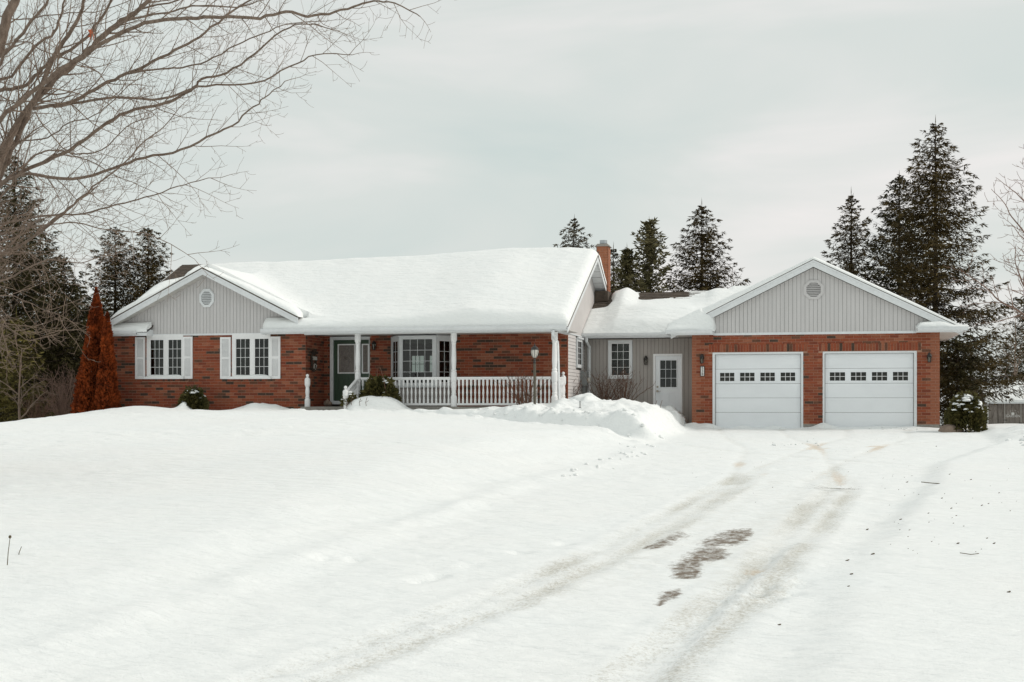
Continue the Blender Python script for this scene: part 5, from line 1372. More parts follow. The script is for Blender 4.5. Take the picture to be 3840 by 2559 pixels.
# left side
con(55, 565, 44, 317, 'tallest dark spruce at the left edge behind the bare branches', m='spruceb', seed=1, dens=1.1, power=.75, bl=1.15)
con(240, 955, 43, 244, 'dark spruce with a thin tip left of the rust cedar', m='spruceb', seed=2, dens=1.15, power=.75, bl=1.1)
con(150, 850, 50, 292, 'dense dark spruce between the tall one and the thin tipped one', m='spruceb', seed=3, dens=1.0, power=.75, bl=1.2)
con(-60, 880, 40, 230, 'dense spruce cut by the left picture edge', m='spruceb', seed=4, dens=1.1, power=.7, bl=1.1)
con(432, 848, 58, 225, 'open topped spruce left of the house roof, left one of the pair', m='spruce', seed=5, dens=1.0, droop=.1, power=.62, bl=1.15)
con(556, 850, 58, 189, 'open topped spruce touching the left roof end, right one of the pair', m='spruce', seed=6, dens=1.15, droop=.05, power=.6, bl=1.15)
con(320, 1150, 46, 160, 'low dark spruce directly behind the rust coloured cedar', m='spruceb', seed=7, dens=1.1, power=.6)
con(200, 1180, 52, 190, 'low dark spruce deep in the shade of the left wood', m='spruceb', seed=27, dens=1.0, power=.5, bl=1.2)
con(60, 1190, 38.5, 170, 'olive green young cedar at the left edge with yellowish foliage', m='olive', seed=8, dens=1.2, power=.6, droop=.1, bl=.9)
con(-20, 1230, 37.0, 110, 'yellow green cedar lowest at the left picture edge', m='olive', seed=38, dens=1.1, power=.6, droop=.1, bl=.8)
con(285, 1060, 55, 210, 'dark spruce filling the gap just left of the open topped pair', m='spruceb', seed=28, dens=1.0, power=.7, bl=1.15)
# centre, behind the roofs
con(2152, 812, 62, 286, 'spruce tip showing over the main roof ridge', m='spruce', seed=9, dens=1.0, power=.8)
con(2300, 925, 60, 200, 'spruce right behind the chimney', m='spruce', seed=10, dens=.9, power=.7)
con(2352, 935, 55, 125, 'small pine right of the chimney', m='pine', seed=11, pine=True, dens=1.2, power=.55)
con(2436, 830, 55, 150, 'round crowned pine between the chimney and the tall middle spruce', m='pine', seed=12, pine=True, dens=1.4, power=.50)
con(2632, 760, 57, 305, 'broad spruce above the link roof with drooping branches', m='spruce', seed=13, dens=1.05, power=.78, droop=.2)
# right
con(3192, 715, 56, 286, 'slim spruce with a thin tip above the garage gable', m='spruce', seed=14, dens=.95, power=.85, droop=.05)
con(3372, 655, 54, 305, 'dark spruce left of the tallest one behind the garage', m='spruceb', seed=15, dens=1.05, power=.72, droop=.15)
con(3508, 445, 50, 427, 'tallest broad spruce behind the right side of the garage', m='spruce', seed=16, dens=.95, power=.78, droop=.2, bl=1.15, bare_low=.13)
con(3860, 1090, 76, 170, 'spruce cut by the right picture edge above the shed', m='spruceb', seed=17, dens=1.0, power=.7)
con(3590, 1270, 44, 120, 'dense dark cedar between the garage corner and the shed', m='spruceb', seed=18, dens=1.5, power=.40, droop=.0, bl=1.0)
con(3700, 1310, 72, 110, 'low dark spruce behind the shed roof', m='spruceb', seed=19, dens=.9, power=.7)

con(3775, 1290, 82, 150, 'dark spruce right behind the middle of the shed', m='spruceb', seed=20, dens=.9, power=.7)
con(3640, 1250, 86, 120, 'dark distant spruce seen left of the shed roof', m='spruceb', seed=21, dens=.9, power=.7)

def leafy_cone(name, px, Y, ytop, wpx, label, m, n, seed, cat='tree', shape=.75, bl=.09, snow=0, group=None, base=None, lean=0):
    rr = random.Random(seed); x0 = WX(px, Y); z0 = gzp(x0, Y) if base is None else base
    H = WZ(px, ytop, Y) - z0; Rm = wpx * Y / (CS * F + SN * (px - CX))
    t = thing(name, label, cat, (x0, Y, z0), group)
    part('trunk', MB().tube([(x0, Y, z0 - .2), (x0, Y, z0 + H * .8)], [.05, .02], 6), M['trunk'], t)
    fo = MB(); sn = MB()
    for i in range(n):
        f = rr.random() ** 1.25; az = rr.uniform(0, 6.283)
        nz = mnoise.noise(Vector((math.cos(az) * 2.2, math.sin(az) * 2.2 + seed, f * 9.0))) + .6 * mnoise.noise(Vector((math.cos(az) * 5, math.sin(az) * 5 + seed, f * 22.0)))
        lump = 1 + .26 * nz - .10 * (nz < -.25)
        prof = (1 - f) ** shape if shape > 0 else math.sqrt(max(0, 1 - f * f))
        if f < .12 and shape < .9: prof *= .82 + 1.5 * f
        r_ = Rm * prof * lump * (rr.uniform(.55, 1.0) if rr.random() < .4 else rr.uniform(.86, 1.02)) + .01
        p = (x0 + lean * f + r_ * math.cos(az), Y + r_ * math.sin(az), z0 + f * H)
        d = Vector((math.cos(az) * .55 + rr.uniform(-.4, .4), math.sin(az) * .55 + rr.uniform(-.4, .4), rr.uniform(.2, 1.2))).normalized()
        w = d.cross(Vector((rr.uniform(-1, 1), rr.uniform(-1, 1), rr.uniform(-.5, .5)))).normalized()
        ln = bl * rr.uniform(.6, 1.3) * min(1, .35 + (1 - f) * 3); (sn if (snow and rr.random() < snow * (0.4 + f)) else fo).blade(p, d, w, ln, ln * .3)
    part('foliage', fo, M[m], t)
    return t, x0, z0, H, Rm
leafy_cone('columnar_cedar', 361, 34.75, 1080, 80, 'tall rust orange columnar cedar at the left house corner', 'rust', 19000, 51, shape=1.02, bl=.095, group='rust coloured cedars')
leafy_cone('columnar_cedar', 402, 34.4, 1172, 38, 'shorter rust orange cedar nearest to the brick wall', 'rust', 9000, 52, shape=.8, bl=.085, group='rust coloured cedars')

def bush(px, Y, ytop, wpx, hs, label, m, n, seed, snow, bl=.08, name='evergreen_bush', base=None, clumps=14):
    rr = random.Random(seed); x0 = WX(px, Y); z0 = gzp(x0, Y) if base is None else base
    H = WZ(px, ytop, Y) - z0; Rm = wpx * Y / (CS * F + SN * (px - CX))
    t = thing(name, label, 'bush', (x0, Y, z0))
    part('stem', MB().tube([(x0, Y, z0 - .1), (x0, Y, z0 + H * .6)], [.03, .01], 5), M['trunk'], t)
    fo = MB(); sn = MB()
    for i in range(n):
        u = rr.random(); az = rr.uniform(0, 6.283); ph = math.acos(1 - u * 1.0)   # upper half
        lump = 1 + .13 * math.sin(az * 4 + ph * 5 + seed) + .08 * math.sin(az * 11)
        k = lump * (rr.uniform(.5, .95) if rr.random() < .4 else rr.uniform(.9, 1.03))
        p = (x0 + Rm * k * math.sin(ph) * math.cos(az), Y + Rm * k * math.sin(ph) * math.sin(az), z0 + H * k * math.cos(ph) ** hs)
        d = Vector((math.cos(az) * math.sin(ph) + rr.uniform(-.5, .5), math.sin(az) * math.sin(ph) + rr.uniform(-.5, .5), rr.uniform(0, 1.1))).normalized()
        w = d.cross(Vector((rr.uniform(-1, 1), rr.uniform(-1, 1), rr.uniform(-.5, .5)))).normalized()
        ln = bl * rr.uniform(.6, 1.4); fo.blade(p, d, w, ln, ln * .28)
    part('foliage', fo, M[m], t)
    if snow:
        for i in range(snow):
            az = rr.uniform(2.9, 6.5); ph = rr.uniform(.05, 1.2); k = 1.08
            p = Vector((x0 + Rm * k * math.sin(ph) * math.cos(az), Y + Rm * k * math.sin(ph) * math.sin(az), z0 + H * k * math.cos(ph) ** hs + .01))
            r_ = rr.uniform(.022, .065) * (1.6 - ph * .6)
            b0 = len(sn.v)
            sn.lathe(p.x, p.y, [(r_ * 1.3, p.z - r_ * .2), (r_ * 1.5, p.z), (r_ * 1.0, p.z + r_ * .45), (r_ * .3, p.z + r_ * .6)], 7)
            for q in range(b0, len(sn.v)): v = sn.v[q]; sn.v[q] = (v[0] + rr.uniform(-.4, .4) * r_, v[1] + rr.uniform(-.3, .3) * r_, v[2] + rr.uniform(-.15, .15) * r_)
        part('snow_clumps', sn, M['snow'], t, smooth=True)
    return t
bush(724, 34.85, 1470, 44, .8, 'low dark yew bush under the gap between the shuttered windows', 'yew', 3200, 61, 12, .10, base=.50)
bush(1425, 35.1, 1432, 62, .8, 'olive brown yew bush in front of the porch railing', 'yew', 4200, 62, 8, .12, base=.5)
bush(1308, 34.6, 1478, 24, .8, 'small holly bush poking out beside the stair newel', 'yew', 500, 63, 5, .07, base=.65)
bush(3622, 37.0, 1496, 60, .62, 'dome shaped snow speckled evergreen bush right of the garage', 'yew', 9000, 64, 60, .085, base=-.05)
solo('rock', MB().lathe(3.55, 36.9, [(.30, -.15), (.33, .0), (.25, .12), (.1, .16)], 8), M['stone'], 'brown boulder half buried under the snow speckled bush', 'rock', (3.55, 36.9, -.1))

# bare branches ------------------------------------------------------
def curve_pts(p, d, L, n, rr, wob=.25, trop=(0, 0, .0)):
    pts = [Vector(p)]; d = Vector(d).normalized(); st = L / n; tv = Vector(trop)
    for i in range(n):
        d = (d + Vector((rr.uniform(-wob, wob), rr.uniform(-wob, wob), rr.uniform(-wob, wob))) * .6 + tv).normalized()
        pts.append(pts[-1] + d * st)
    return pts
def branch(mb, p, d, L, r, lvl, rr, trop, dens=1.0, flat=1.0, minr=.0028):
    n = max(3, int(L / .14)) if lvl > 0 else 4
    pts = curve_pts(p, d, L, n, rr, .30 if lvl else .42, trop if lvl else (trop[0], trop[1], trop[2] + .16))
    rad = [max(minr * .7, r * (1 - .75 * i / n)) for i in range(n + 1)]
    mb.tube(pts, rad, 4 if r > .012 else 3)
    if lvl <= 0: return
    step = (.17 if lvl >= 2 else .11) / dens
    m_ = int(L / step); sgn = rr.choice((-1, 1))
    for k in range(1, m_ + 1):
        f = (k + rr.uniform(-.3, .3)) / (m_ + .5)
        if f < .12 or f > 1: continue
        i = min(n - 1, int(f * n)); q = pts[i].lerp(pts[i + 1], f * n - i); dd = (pts[i + 1] - pts[i]).normalized()
        sgn = -sgn
        side = dd.cross(Vector((0, 1, 0)))
        if side.length < .1: side = Vector((1, 0, 0))
        side.normalize()
        ang = rr.uniform(.5, 1.05)
        nd = dd * math.cos(ang) + (side * sgn + Vector((0, rr.uniform(-.9, .9) * flat, 0))).normalized() * math.sin(ang)
        Lc = L * (1 - f * .65) * rr.uniform(.28, .55)
        if lvl == 1: Lc = min(rr.uniform(.10, .34), L * .7)
        branch(mb, q, nd, Lc, max(minr, rad[i] * .55), lvl - 1, rr, trop, dens, flat, minr)

def px_limb(pts, sc, org, Y0, yd, rr):
    out = []; n = len(pts)
    for i, (a, b) in enumerate(pts):
        px, py = org[0] + a / sc, org[1] + b / sc
        out.append(Vector(W(px, py, Y0 + yd * i / n)))
    # smooth
    res = []
    for i in range(n - 1):
        p0, p1, p2, p3 = out[max(0, i - 1)], out[i], out[i + 1], out[min(n - 1, i + 2)]
        for k in range(4):
            t = k / 4
            res.append(.5 * ((2 * p1) + (p2 - p0) * t + (2 * p0 - 5 * p1 + 4 * p2 - p3) * t * t + (3 * p1 - p0 - 3 * p2 + p3) * t ** 3))
    res.append(out[-1]); return res
MS = 1.4706
LIMBS = [ # points, start/end thickness in zoom px, level, y0, drift
    ([(-260, 1500), (-120, 1250), (0, 900), (60, 750), (150, 600), (300, 440), (420, 340), (540, 230), (640, 140), (760, 60), (900, -60)], 56, 22, 18.0, .8),
    ([(-200, 1350), (-60, 1100), (20, 930), (110, 730), (190, 560), (300, 300), (400, 170), (450, 40), (475, -60)], 40, 14, 18.6, -.8),
    ([(-120, 830), (0, 660), (170, 520), (330, 390), (470, 300), (700, 170), (900, 110), (1080, 100), (1260, 95), (1430, 100), (1580, 65), (1700, 90), (1850, 70), (1980, 30), (2060, 10), (2180, 20), (2320, 95)], 30, 5, 17.5, -1.2),
    ([(180, 600), (400, 560), (560, 470), (700, 410), (850, 340), (1000, 260), (1130, 180), (1280, 60), (1420, -20)], 24, 9, 17.8, 1.0),
    ([(230, 590), (400, 575), (640, 540), (900, 545), (1060, 490), (1200, 470), (1400, 460), (1600, 370), (1740, 300), (1940, 305)], 18, 4, 18.2, -1.6),
    ([(-60, 1080), (90, 960), (250, 890), (380, 830), (560, 700), (700, 620), (900, 570), (1050, 500), (1110, 440), (1250, 400), (1400, 300), (1560, 170), (1700, 130), (1880, 180)], 26, 4, 18.5, -.6),
    ([(-120, 1080), (0, 1010), (150, 960), (400, 990), (620, 930), (800, 870), (1000, 830), (1180, 740), (1280, 690), (1400, 590), (1480, 520), (1600, 440)], 24, 4, 17.2, .6),
    ([(-160, 1290), (0, 1240), (250, 1190), (450, 1180), (640, 1130), (800, 1090), (980, 1030), (1120, 990), (1220, 980)], 15, 3, 16.6, 1.0),
    ([(-200, 1440), (0, 1400), (120, 1350), (260, 1240), (380, 1150), (480, 1060), (640, 940), (800, 780), (900, 700), (1010, 570)], 18, 4, 16.2, 1.5),
    ([(-60, 380), (0, 240), (40, 100), (110, -60)], 70, 50, 18.4, 0),
    ([(-150, 1330), (200, 1250), (420, 1230), (600, 1270), (800, 1290), (980, 1370), (1090, 1445)], 11, 2.5, 16.0, 1.2),
    ([(-60, 500), (0, 350), (120, 180), (230, 60), (300, -60)], 22, 14, 17.4, -.5),
    ([(-100, 560), (0, 500), (120, 480), (220, 400), (280, 330), (380, 280), (480, 200), (560, 90), (640, -40)], 26, 12, 19.0, -.4),
    ([(-40, 440), (60, 420), (200, 250), (300, 180), (340, 60), (380, -60)], 20, 10, 19.4, -.5),
    ([(0, 250), (150, 230), (230, 280), (420, 340), (540, 400), (640, 520), (760, 560)], 9, 3, 17.6, -.6),
    ([(190, 620), (260, 720), (380, 840), (520, 900), (620, 960), (760, 1020), (900, 1080)], 9, 3, 17.0, -.8),
    ([(640, 140), (800, 90), (960, 60), (1100, 30), (1300, 40), (1450, 0)], 14, 6, 18.0, -.5),
    ([(540, 230), (640, 130), (760, 60), (980, 0), (1080, -60)], 14, 8, 18.6, .5),
    ([(700, 410), (900, 380), (1000, 370), (1140, 340), (1300, 250), (1450, 190), (1600, 130), (1800, 120)], 13, 4, 18.0, .6),
    ([(-60, 1160), (60, 1020), (190, 860), (300, 830), (420, 850), (560, 830), (700, 700), (850, 640)], 14, 4, 17.3, -.7),
    ([(110, 780), (260, 760), (380, 680), (520, 640), (640, 540), (780, 420), (860, 330)], 10, 3, 18.6, .9),
    ([(-100, 900), (0, 850), (60, 620), (240, 400), (330, 230), (400, 90)], 12, 6, 19.6, .2),
    ([(0, 90), (100, 110), (250, 90), (420, 70), (560, 60), (800, -30)], 9, 4, 18.8, .2)]
LIMBS2 = [  # from the second close-up (scale 1.743, origin 0,700)
    ([(-120, 500), (0, 440), (200, 340), (400, 190), (520, 90), (640, 0)], 20, 9, 16.0, .8),
    ([(-120, 650), (0, 620), (180, 540), (330, 480), (470, 500), (600, 480), (740, 400)], 16, 3, 15.6, .7),
    ([(-100, 700), (0, 710), (100, 720), (250, 790), (430, 860)], 9, 3, 15.2, .5),
    ([(-100, 790), (0, 840), (60, 920), (200, 1010), (310, 960)], 8, 2.5, 15.0, .5),
    ([(-80, 440), (60, 430), (200, 440), (300, 540), (380, 650), (450, 740)], 9, 2.5, 15.8, .3),
    ([(-100, 240), (0, 280), (160, 260), (300, 200), (480, 180), (660, 200), (860, 290)], 10, 3, 16.4, .4),
    ([(-60, 920), (0, 890), (100, 960), (180, 960)], 6, 2, 14.9, .4)]
BXT = WX(-420, 18.0); bz = gzp(BXT, 18.0)
bt = thing('bare_maple_tree', 'large leafless tree reaching in over the lawn from the left edge', 'tree', (BXT, 18.0, bz))
J = Vector(W(-300, 1420, 18.0))
part('trunk', MB().tube([(BXT, 18, bz - .3), (BXT + .05, 18, bz + .15), (BXT + .15, 18, bz + .9), tuple(J)], [.42, .34, .29, .26], 12)
     .tube([tuple(J), W(-330, 1000, 18.2), W(-260, 600, 18.4), W(-130, 380, 18.4)], [.26, .22, .17, .13], 10), M['bark'], bt, smooth=True)
tw = MB(); rr = random.Random(77)
for (L_, sc_, org_) in ((LIMBS, MS, (0, 0)), (LIMBS2, 1.743, (0, 700))):
    for (pts, w0, w1, Y0, yd) in L_:
        pp = px_limb(pts, sc_, org_, Y0, yd, rr)
        n = len(pp); ppm = 4400 / Y0
        rad = [(w0 * (1 - i / (n - 1)) ** .8 + w1 * (i / (n - 1))) / sc_ / ppm / 2.35 for i in range(n)]
        # small wander
        pp = [p + Vector((rr.uniform(-.008, .008), rr.uniform(-.03, .03), rr.uniform(-.008, .008))) for p in pp]
        if pts[0][0] < 0: pp = [J.lerp(pp[0], .15)] + pp; rad = [rad[0] * 1.1] + rad
        part('limb', MB().tube(pp, rad, 7 if w0 > 15 else 5), M['bark'], bt, smooth=True)
        tot = 0; nxt = .25; sg = 1
        for i in range(1, len(pp)):
            seg = (pp[i] - pp[i - 1]); sl = seg.length; tot += sl
            while tot > nxt:
                q = pp[i - 1].lerp(pp[i], 1 - (tot - nxt) / max(sl, 1e-6)); dd = seg.normalized(); sg = -sg if rr.random() < .8 else sg
                f = i / len(pp)
                side = dd.cross(Vector((0, 1, 0))).normalized()
                ang = rr.uniform(.45, .95)
                nd = dd * math.cos(ang) + (side * sg + Vector((0, rr.uniform(-.9, .9), 0))).normalized() * math.sin(ang)
                L = rr.uniform(.45, 1.25) * (1.1 - .45 * f)
                if q.x > -14.5 or True: branch(tw, q, nd, L, min(max(.005, rad[i] * .4), .016), 2 if L > .55 else 1, rr, (.0, 0, rr.uniform(.0, .10)), 1.0)
                nxt += rr.uniform(.13, .28)
        branch(tw, pp[-1], (pp[-1] - pp[-2]), .4, .005, 1, rr, (0, 0, .03), .9)
part('twigs', tw, M['twigl'], bt, kind='stuff')
lf = MB()
q = W(350, 128, 17.9); 
for k in range(6): d = Vector((R.uniform(-1, 1), R.uniform(-.5, .5), R.uniform(-1, 1))).normalized(); lf.blade(q, d, Vector((.3, 0, 1)).normalized(), .10, .035)
part('dead_leaf', lf, M['leafr'], bt)

def bare_tree(x, y, H, label, seed, m='twig', r=.12, spread=.9, lean=(0, 0), lv=3, name='bare_tree', cat='tree', n=12, dens=.7, low=.25, minr=.005):
    rr = random.Random(seed); z0 = gzp(x, y); t = thing(name, label, cat, (x, y, z0))
    pts = curve_pts((x, y, z0 - .1), (lean[0], lean[1], 1), H * .92, 9, rr, .10, (0, 0, .02))
    rad = [max(minr, r * (1 - .9 * i / 9)) for i in range(10)]
    part('trunk', MB().tube(pts, rad, 7), M[m], t, smooth=True)
    mb = MB()
    for k in range(n):
        f = low + (1 - low) * (k + .5) / n; i = min(8, int(f * 9)); q = pts[i].lerp(pts[i + 1], f * 9 - i)
        az = k * 2.4 + rr.uniform(-.5, .5)
        d = Vector((math.cos(az) * spread, math.sin(az) * spread, rr.uniform(.7, 1.3))).normalized()
        branch(mb, q, d, H * (1.05 - f) * rr.uniform(.45, .7), rad[i] * .6, lv - 1, rr, (0, 0, .03), dens * min(1, 5 / H), 1.0, minr)
    part('branches', mb, M[m], t)
    return t
bare_tree(WX(3935, 40), 40, 8.8, 'pale leafless tree cut by the right picture edge', 91, 'twig', .085, 1.2, n=18, dens=1.1, minr=.008)
bare_tree(WX(3805, 68), 68, 6.5, 'small leafless tree beside the shed roof at the right', 92, 'twigl', .06, 1.2, n=14, dens=1.0, minr=.007)
bare_tree(WX(2760, 58), 58, 7.6, 'thin leafless tree behind the link roof', 93, 'twigl', .07, .6, n=16, dens=.9, minr=.008)
bare_tree(WX(75, 36.2), 36.2, 2.7, 'young leafless tree with pale stem in front of the olive cedar', 94, 'twigl', .05, 1.3, n=12, dens=.9, low=.1, minr=.006)
def bare_shrub(px, Y, ytop, wpx, label, n, m, seed, base=None, lv=1, up=1.0):
    rr = random.Random(seed); x0 = WX(px, Y); z0 = gzp(x0, Y) - .05 if base is None else base
    H = WZ(px, ytop, Y) - z0; Rm = wpx * Y / (CS * F + SN * (px - CX))
    t = thing('bare_shrub', label, 'shrub', (x0, Y, z0))
    mb = MB()
    for k in range(n):
        a = rr.uniform(0, 6.28); s = rr.uniform(.1, 1) ** .7
        d = Vector((math.cos(a) * Rm * s, math.sin(a) * Rm * s * .8, H * up)).normalized()
        L = math.hypot(Rm * s, H) * rr.uniform(.75, 1.05)
        branch(mb, (x0 + math.cos(a) * .08 * s, Y + math.sin(a) * .08, z0), d, L, rr.uniform(.010, .015), lv, rr, (0, 0, .03), .8, 1, .0052)
    part('stems', mb, M[m], t); return t
bare_shrub(1968, 34.9, 1395, 72, 'bare shrub of thin red brown twigs before the right railing', 26, 'redtwig', 71, base=.5)
bare_shrub(2262, 38.9, 1400, 78, 'bare shrub left of the two under the link window', 26, 'redtwig', 72, base=.45, lv=1)
bare_shrub(2330, 38.7, 1395, 55, 'bare shrub on the right below the link window', 22, 'redtwig', 73, base=.45, lv=1)
bare_shrub(2145, 38.0, 1422, 22, 'small dried flower stalks by the corner of the pale siding', 16, 'redtwig', 74, base=.5)
bare_shrub(235, 38, 1400, 75, 'grey brown twiggy shrub left of the rust cedar', 34, 'twig', 75, lv=2)
bare_shrub(130, 36.5, 1480, 90, 'low twiggy undergrowth along the lawn edge at the left', 20, 'redtwig', 76, lv=2)

# ------------------------------------------------------------------ garden shed
SY = 60.0
def S(zx, zy): return (3560 + zx / 4.9, 1380 + zy / 4.9)
sx0 = WX(S(705, 0)[0], SY); sx1 = sx0 + 3.4; sz1 = WZ(*S(900, 632), SY); sz0 = WZ(*S(900, 1135), SY) - .4
shed = thing('garden_shed', 'small weathered grey wooden shed with snowy roof at the right edge', 'shed', (sx0 + 1.5, SY, sz0))
dxa, dxb = WX(S(1010, 0)[0], SY), WX(S(1322, 0)[0], SY)
part('wall', MB().box(sx0, sx1, SY + .01, SY + .1, sz0, sz1).box(sx0, sx0 + .1, SY + .1, SY + 2.6, sz0, sz1).box(sx1 - .1, sx1, SY + .1, SY + 2.6, sz0, sz1).box(sx0, sx1, SY + 2.5, SY + 2.6, sz0, sz1), M['wood'], shed)
rtop = WZ(*S(900, 300), SY + 1.3) - .05
part('roof', MB().slab([(sx0 - .12, SY - .25, sz1 + .02), (sx1 + .2, SY - .25, sz1 + .02), (sx1 + .2, SY + 1.3, rtop), (sx0 - .12, SY + 1.3, rtop)], .05).slab([(sx0 - .12, SY + 1.3, rtop), (sx1 + .2, SY + 1.3, rtop), (sx1 + .2, SY + 2.85, sz1), (sx0 - .12, SY + 2.85, sz1)], .05), M['shingle'], shed)
part('eave_board', MB().box(sx0 - .12, sx1 + .2, SY - .27, SY - .251, sz1 - .06, sz1 + .02), M['trim'], shed)
setting('roof_snow', MB().slab([(sx0 - .15, SY - .3, sz1 + .10), (sx1 + .2, SY - .3, sz1 + .10), (sx1 + .2, SY + 1.3, rtop + .14), (sx0 - .15, SY + 1.3, rtop + .14)], .10).slab([(sx0 - .15, SY + 1.3, rtop + .14), (sx1 + .2, SY + 1.3, rtop + .14), (sx1 + .2, SY + 2.9, sz1 + .1), (sx0 - .15, SY + 2.9, sz1 + .1)], .10), M['snow'], 'stuff', False, 'even snow sheet on the shed roof', 'snow')
rr = random.Random(4)
for (a, b) in ((sx0 + .42, dxa - .03), (dxb + .03, sx1)):
    z = sz1 - .04; k = 0
    while z > sz0:
        x = a
        while x < b - .03:
            w_ = min(rr.uniform(.10, .19), b - x); hh = .20 + rr.uniform(-.012, .012)
            part('shingle', MB().hexa([(x + .004, SY - .030, z - hh), (x + w_ - .004, SY - .030, z - hh), (x + w_ - .004, SY + .009, z - hh), (x + .004, SY + .009, z - hh), (x + .004, SY - .006, z), (x + w_ - .004, SY - .006, z), (x + w_ - .004, SY + .009, z), (x + .004, SY + .009, z)]), M['wood'], shed)
            x += w_
        z -= .20
part('shed_door', MB().box(dxa + .035, dxb - .035, SY - .02, SY + .009, sz0, sz1 - .05), M['wood'], shed)
part('door_trim', MB().box(dxa - .0, dxa + .03, SY - .04, SY + .009, sz0, sz1 - .02).box(dxb - .03, dxb, SY - .04, SY + .009, sz0, sz1 - .02).box(dxa + .03, dxb - .03, SY - .04, SY + .009, sz1 - .045, sz1 - .02), M['curtain'], shed)
sh_ = part('shutter_door', MB().box(sx0 + .03, sx0 + .38, SY - .03, SY + .009, sz0, sz1 - .10), M['wood'], shed)
part('brace', MB().box(sx0 + .03, sx0 + .38, SY - .045, SY - .031, sz1 - .22, sz1 - .17).tube([(sx0 + .08, SY - .04, sz1 - .95), (sx0 + .34, SY - .04, sz1 - .22)], .015, 4), M['wood'], sh_)
part('corner_board', MB().box(sx0 - .03, sx0 + .025, SY - .05, SY + .009, sz0, sz1 - .02), M['plaque'], shed)
wx_ = sx0 - .06
part('cold_frame_window', MB().box(wx_ - .42, wx_ - .38, SY + .05, SY + .08, sz0, sz1 - .5).box(wx_ - .38, wx_, SY + .05, SY + .08, sz1 - .43, sz1 - .40).box(wx_ - .38, wx_, SY + .05, SY + .08, sz1 - .80, sz1 - .77), M['plaque'], shed)
part('hinge', MB().box(dxa - .04, dxa + .12, SY - .05, SY - .041, WZ(*S(1000, 965), SY), WZ(*S(1000, 955), SY)).box(dxb - .12, dxb + .03, SY - .05, SY - .041, WZ(*S(1000, 1025), SY), WZ(*S(1000, 1012), SY)), M['dark'], shed)
cxs = (dxa + dxb) / 2
put_text('lettering', 'GARDEN', .145, (cxs, SY - .024, WZ(*S(1165, 888), SY)), M['plaque'], shed)
dec = MB(); zc = WZ(*S(1165, 850), SY)
dec.box(cxs - .06, cxs + .06, SY - .024, SY - .0205, zc - .02, zc + .05).prism([(cxs - .075, zc + .05), (cxs + .075, zc + .05), (cxs, zc + .075)], SY - .024, SY - .0205).box(cxs - .03, cxs + .03, SY - .024, SY - .0205, zc - .05, zc - .02)
for k in range(34):
    a = rr.uniform(.15, math.pi - .15); r_ = rr.uniform(.16, .30)
    xx, z_ = cxs + math.cos(a) * r_, zc - .05 + math.sin(a) * r_ * .75; s = rr.uniform(.007, .013)
    dec.prism([(xx - s, z_), (xx, z_ - s), (xx + s, z_), (xx, z_ + s)], SY - .024, SY - .0205)
part('painted_flowers', dec, M['plaque'], shed)
part('hanging_wire', MB().tube([(cxs - .25, SY - .03, zc + .0), (cxs, SY - .03, WZ(*S(1165, 680), SY)), (cxs + .25, SY - .03, zc + .0)], .008, 4), M['wood'], shed)

# ------------------------------------------------------------------ small things on the snow
def weed(px, Y, y0, y1, dx, label, head=True):
    x = WX(px, Y); z0, z1 = gzp(x, Y) - .05, WZ(px, y0, Y)
    mb = MB().tube([(x, Y, z0), (x + dx * .4, Y, z0 + (z1 - z0) * .55), (x + dx, Y, z1)], [.005, .004, .003], 4)
    if head: mb.lathe(x + dx, Y, [(.004, z1 - .005), (.014, z1 + .005), (.012, z1 + .02), (.003, z1 + .025)], 6)
    solo('weed_stem', mb, M['debris'], label, 'plant stem', (x, Y, z0))
def gdepth(px, py):
    lo, hi = 6.0, 36.0
    for _ in range(30):
        mid = (lo + hi) / 2; x = WX(px, mid); z = gzp(x, mid); y = HY - (z - EZ) * (CS * F + SN * (px - CX)) / mid
        if y > py: lo = mid
        else: hi = mid
    return mid
Yw = gdepth(26, 2120); weed(26, Yw, 2018, 2120, .03, 'tall dry weed stem with a seed head at the lower left')
Yw2 = gdepth(68, 2080); weed(66, Yw2, 2050, 2080, .04, 'short bent weed stem right of the tall one at the left', False)
for i, (px, y0, lb) in enumerate(((1320, 1519, 'dry flower stalk poking out of the snow heap, second from the steps'), (1351, 1524, 'shortest dry stalk on the snow heap by the steps'), (1375, 1497, 'tallest dry stalk on the snow heap by the steps'), (1303, 1527, 'dry stalk on the snow heap nearest to the steps'))):
    x = WX(px, 34.35); z = gzp(x, 34.35)
    solo('weed_stem', MB().tube([(x, 34.35, z - .05), (x - .03, 34.35, z + .10), (x + .03, 34.3, z + .2 + .04 * (i == 2))], .006, 4).tube([(x - .02, 34.35, z + .1), (x + .06, 34.33, z + .15)], .005, 4), M['redtwig'], lb, 'plant stem', (x, 34.35, z))
for i, (px, lb) in enumerate(((2455, 'dry stalk on the snow bank below the side door handle'), (2475, 'dry stalk on the snow bank below the side door glass'))):
    x = WX(px, 36.6); z = gzp(x, 36.6)
    solo('weed_stem', MB().tube([(x, 36.6, z - .05), (x + .03, 36.6, z + .11), (x + .06, 36.6, z + .2)], .006, 4), M['redtwig'], lb, 'plant stem', (x, 36.6, z))
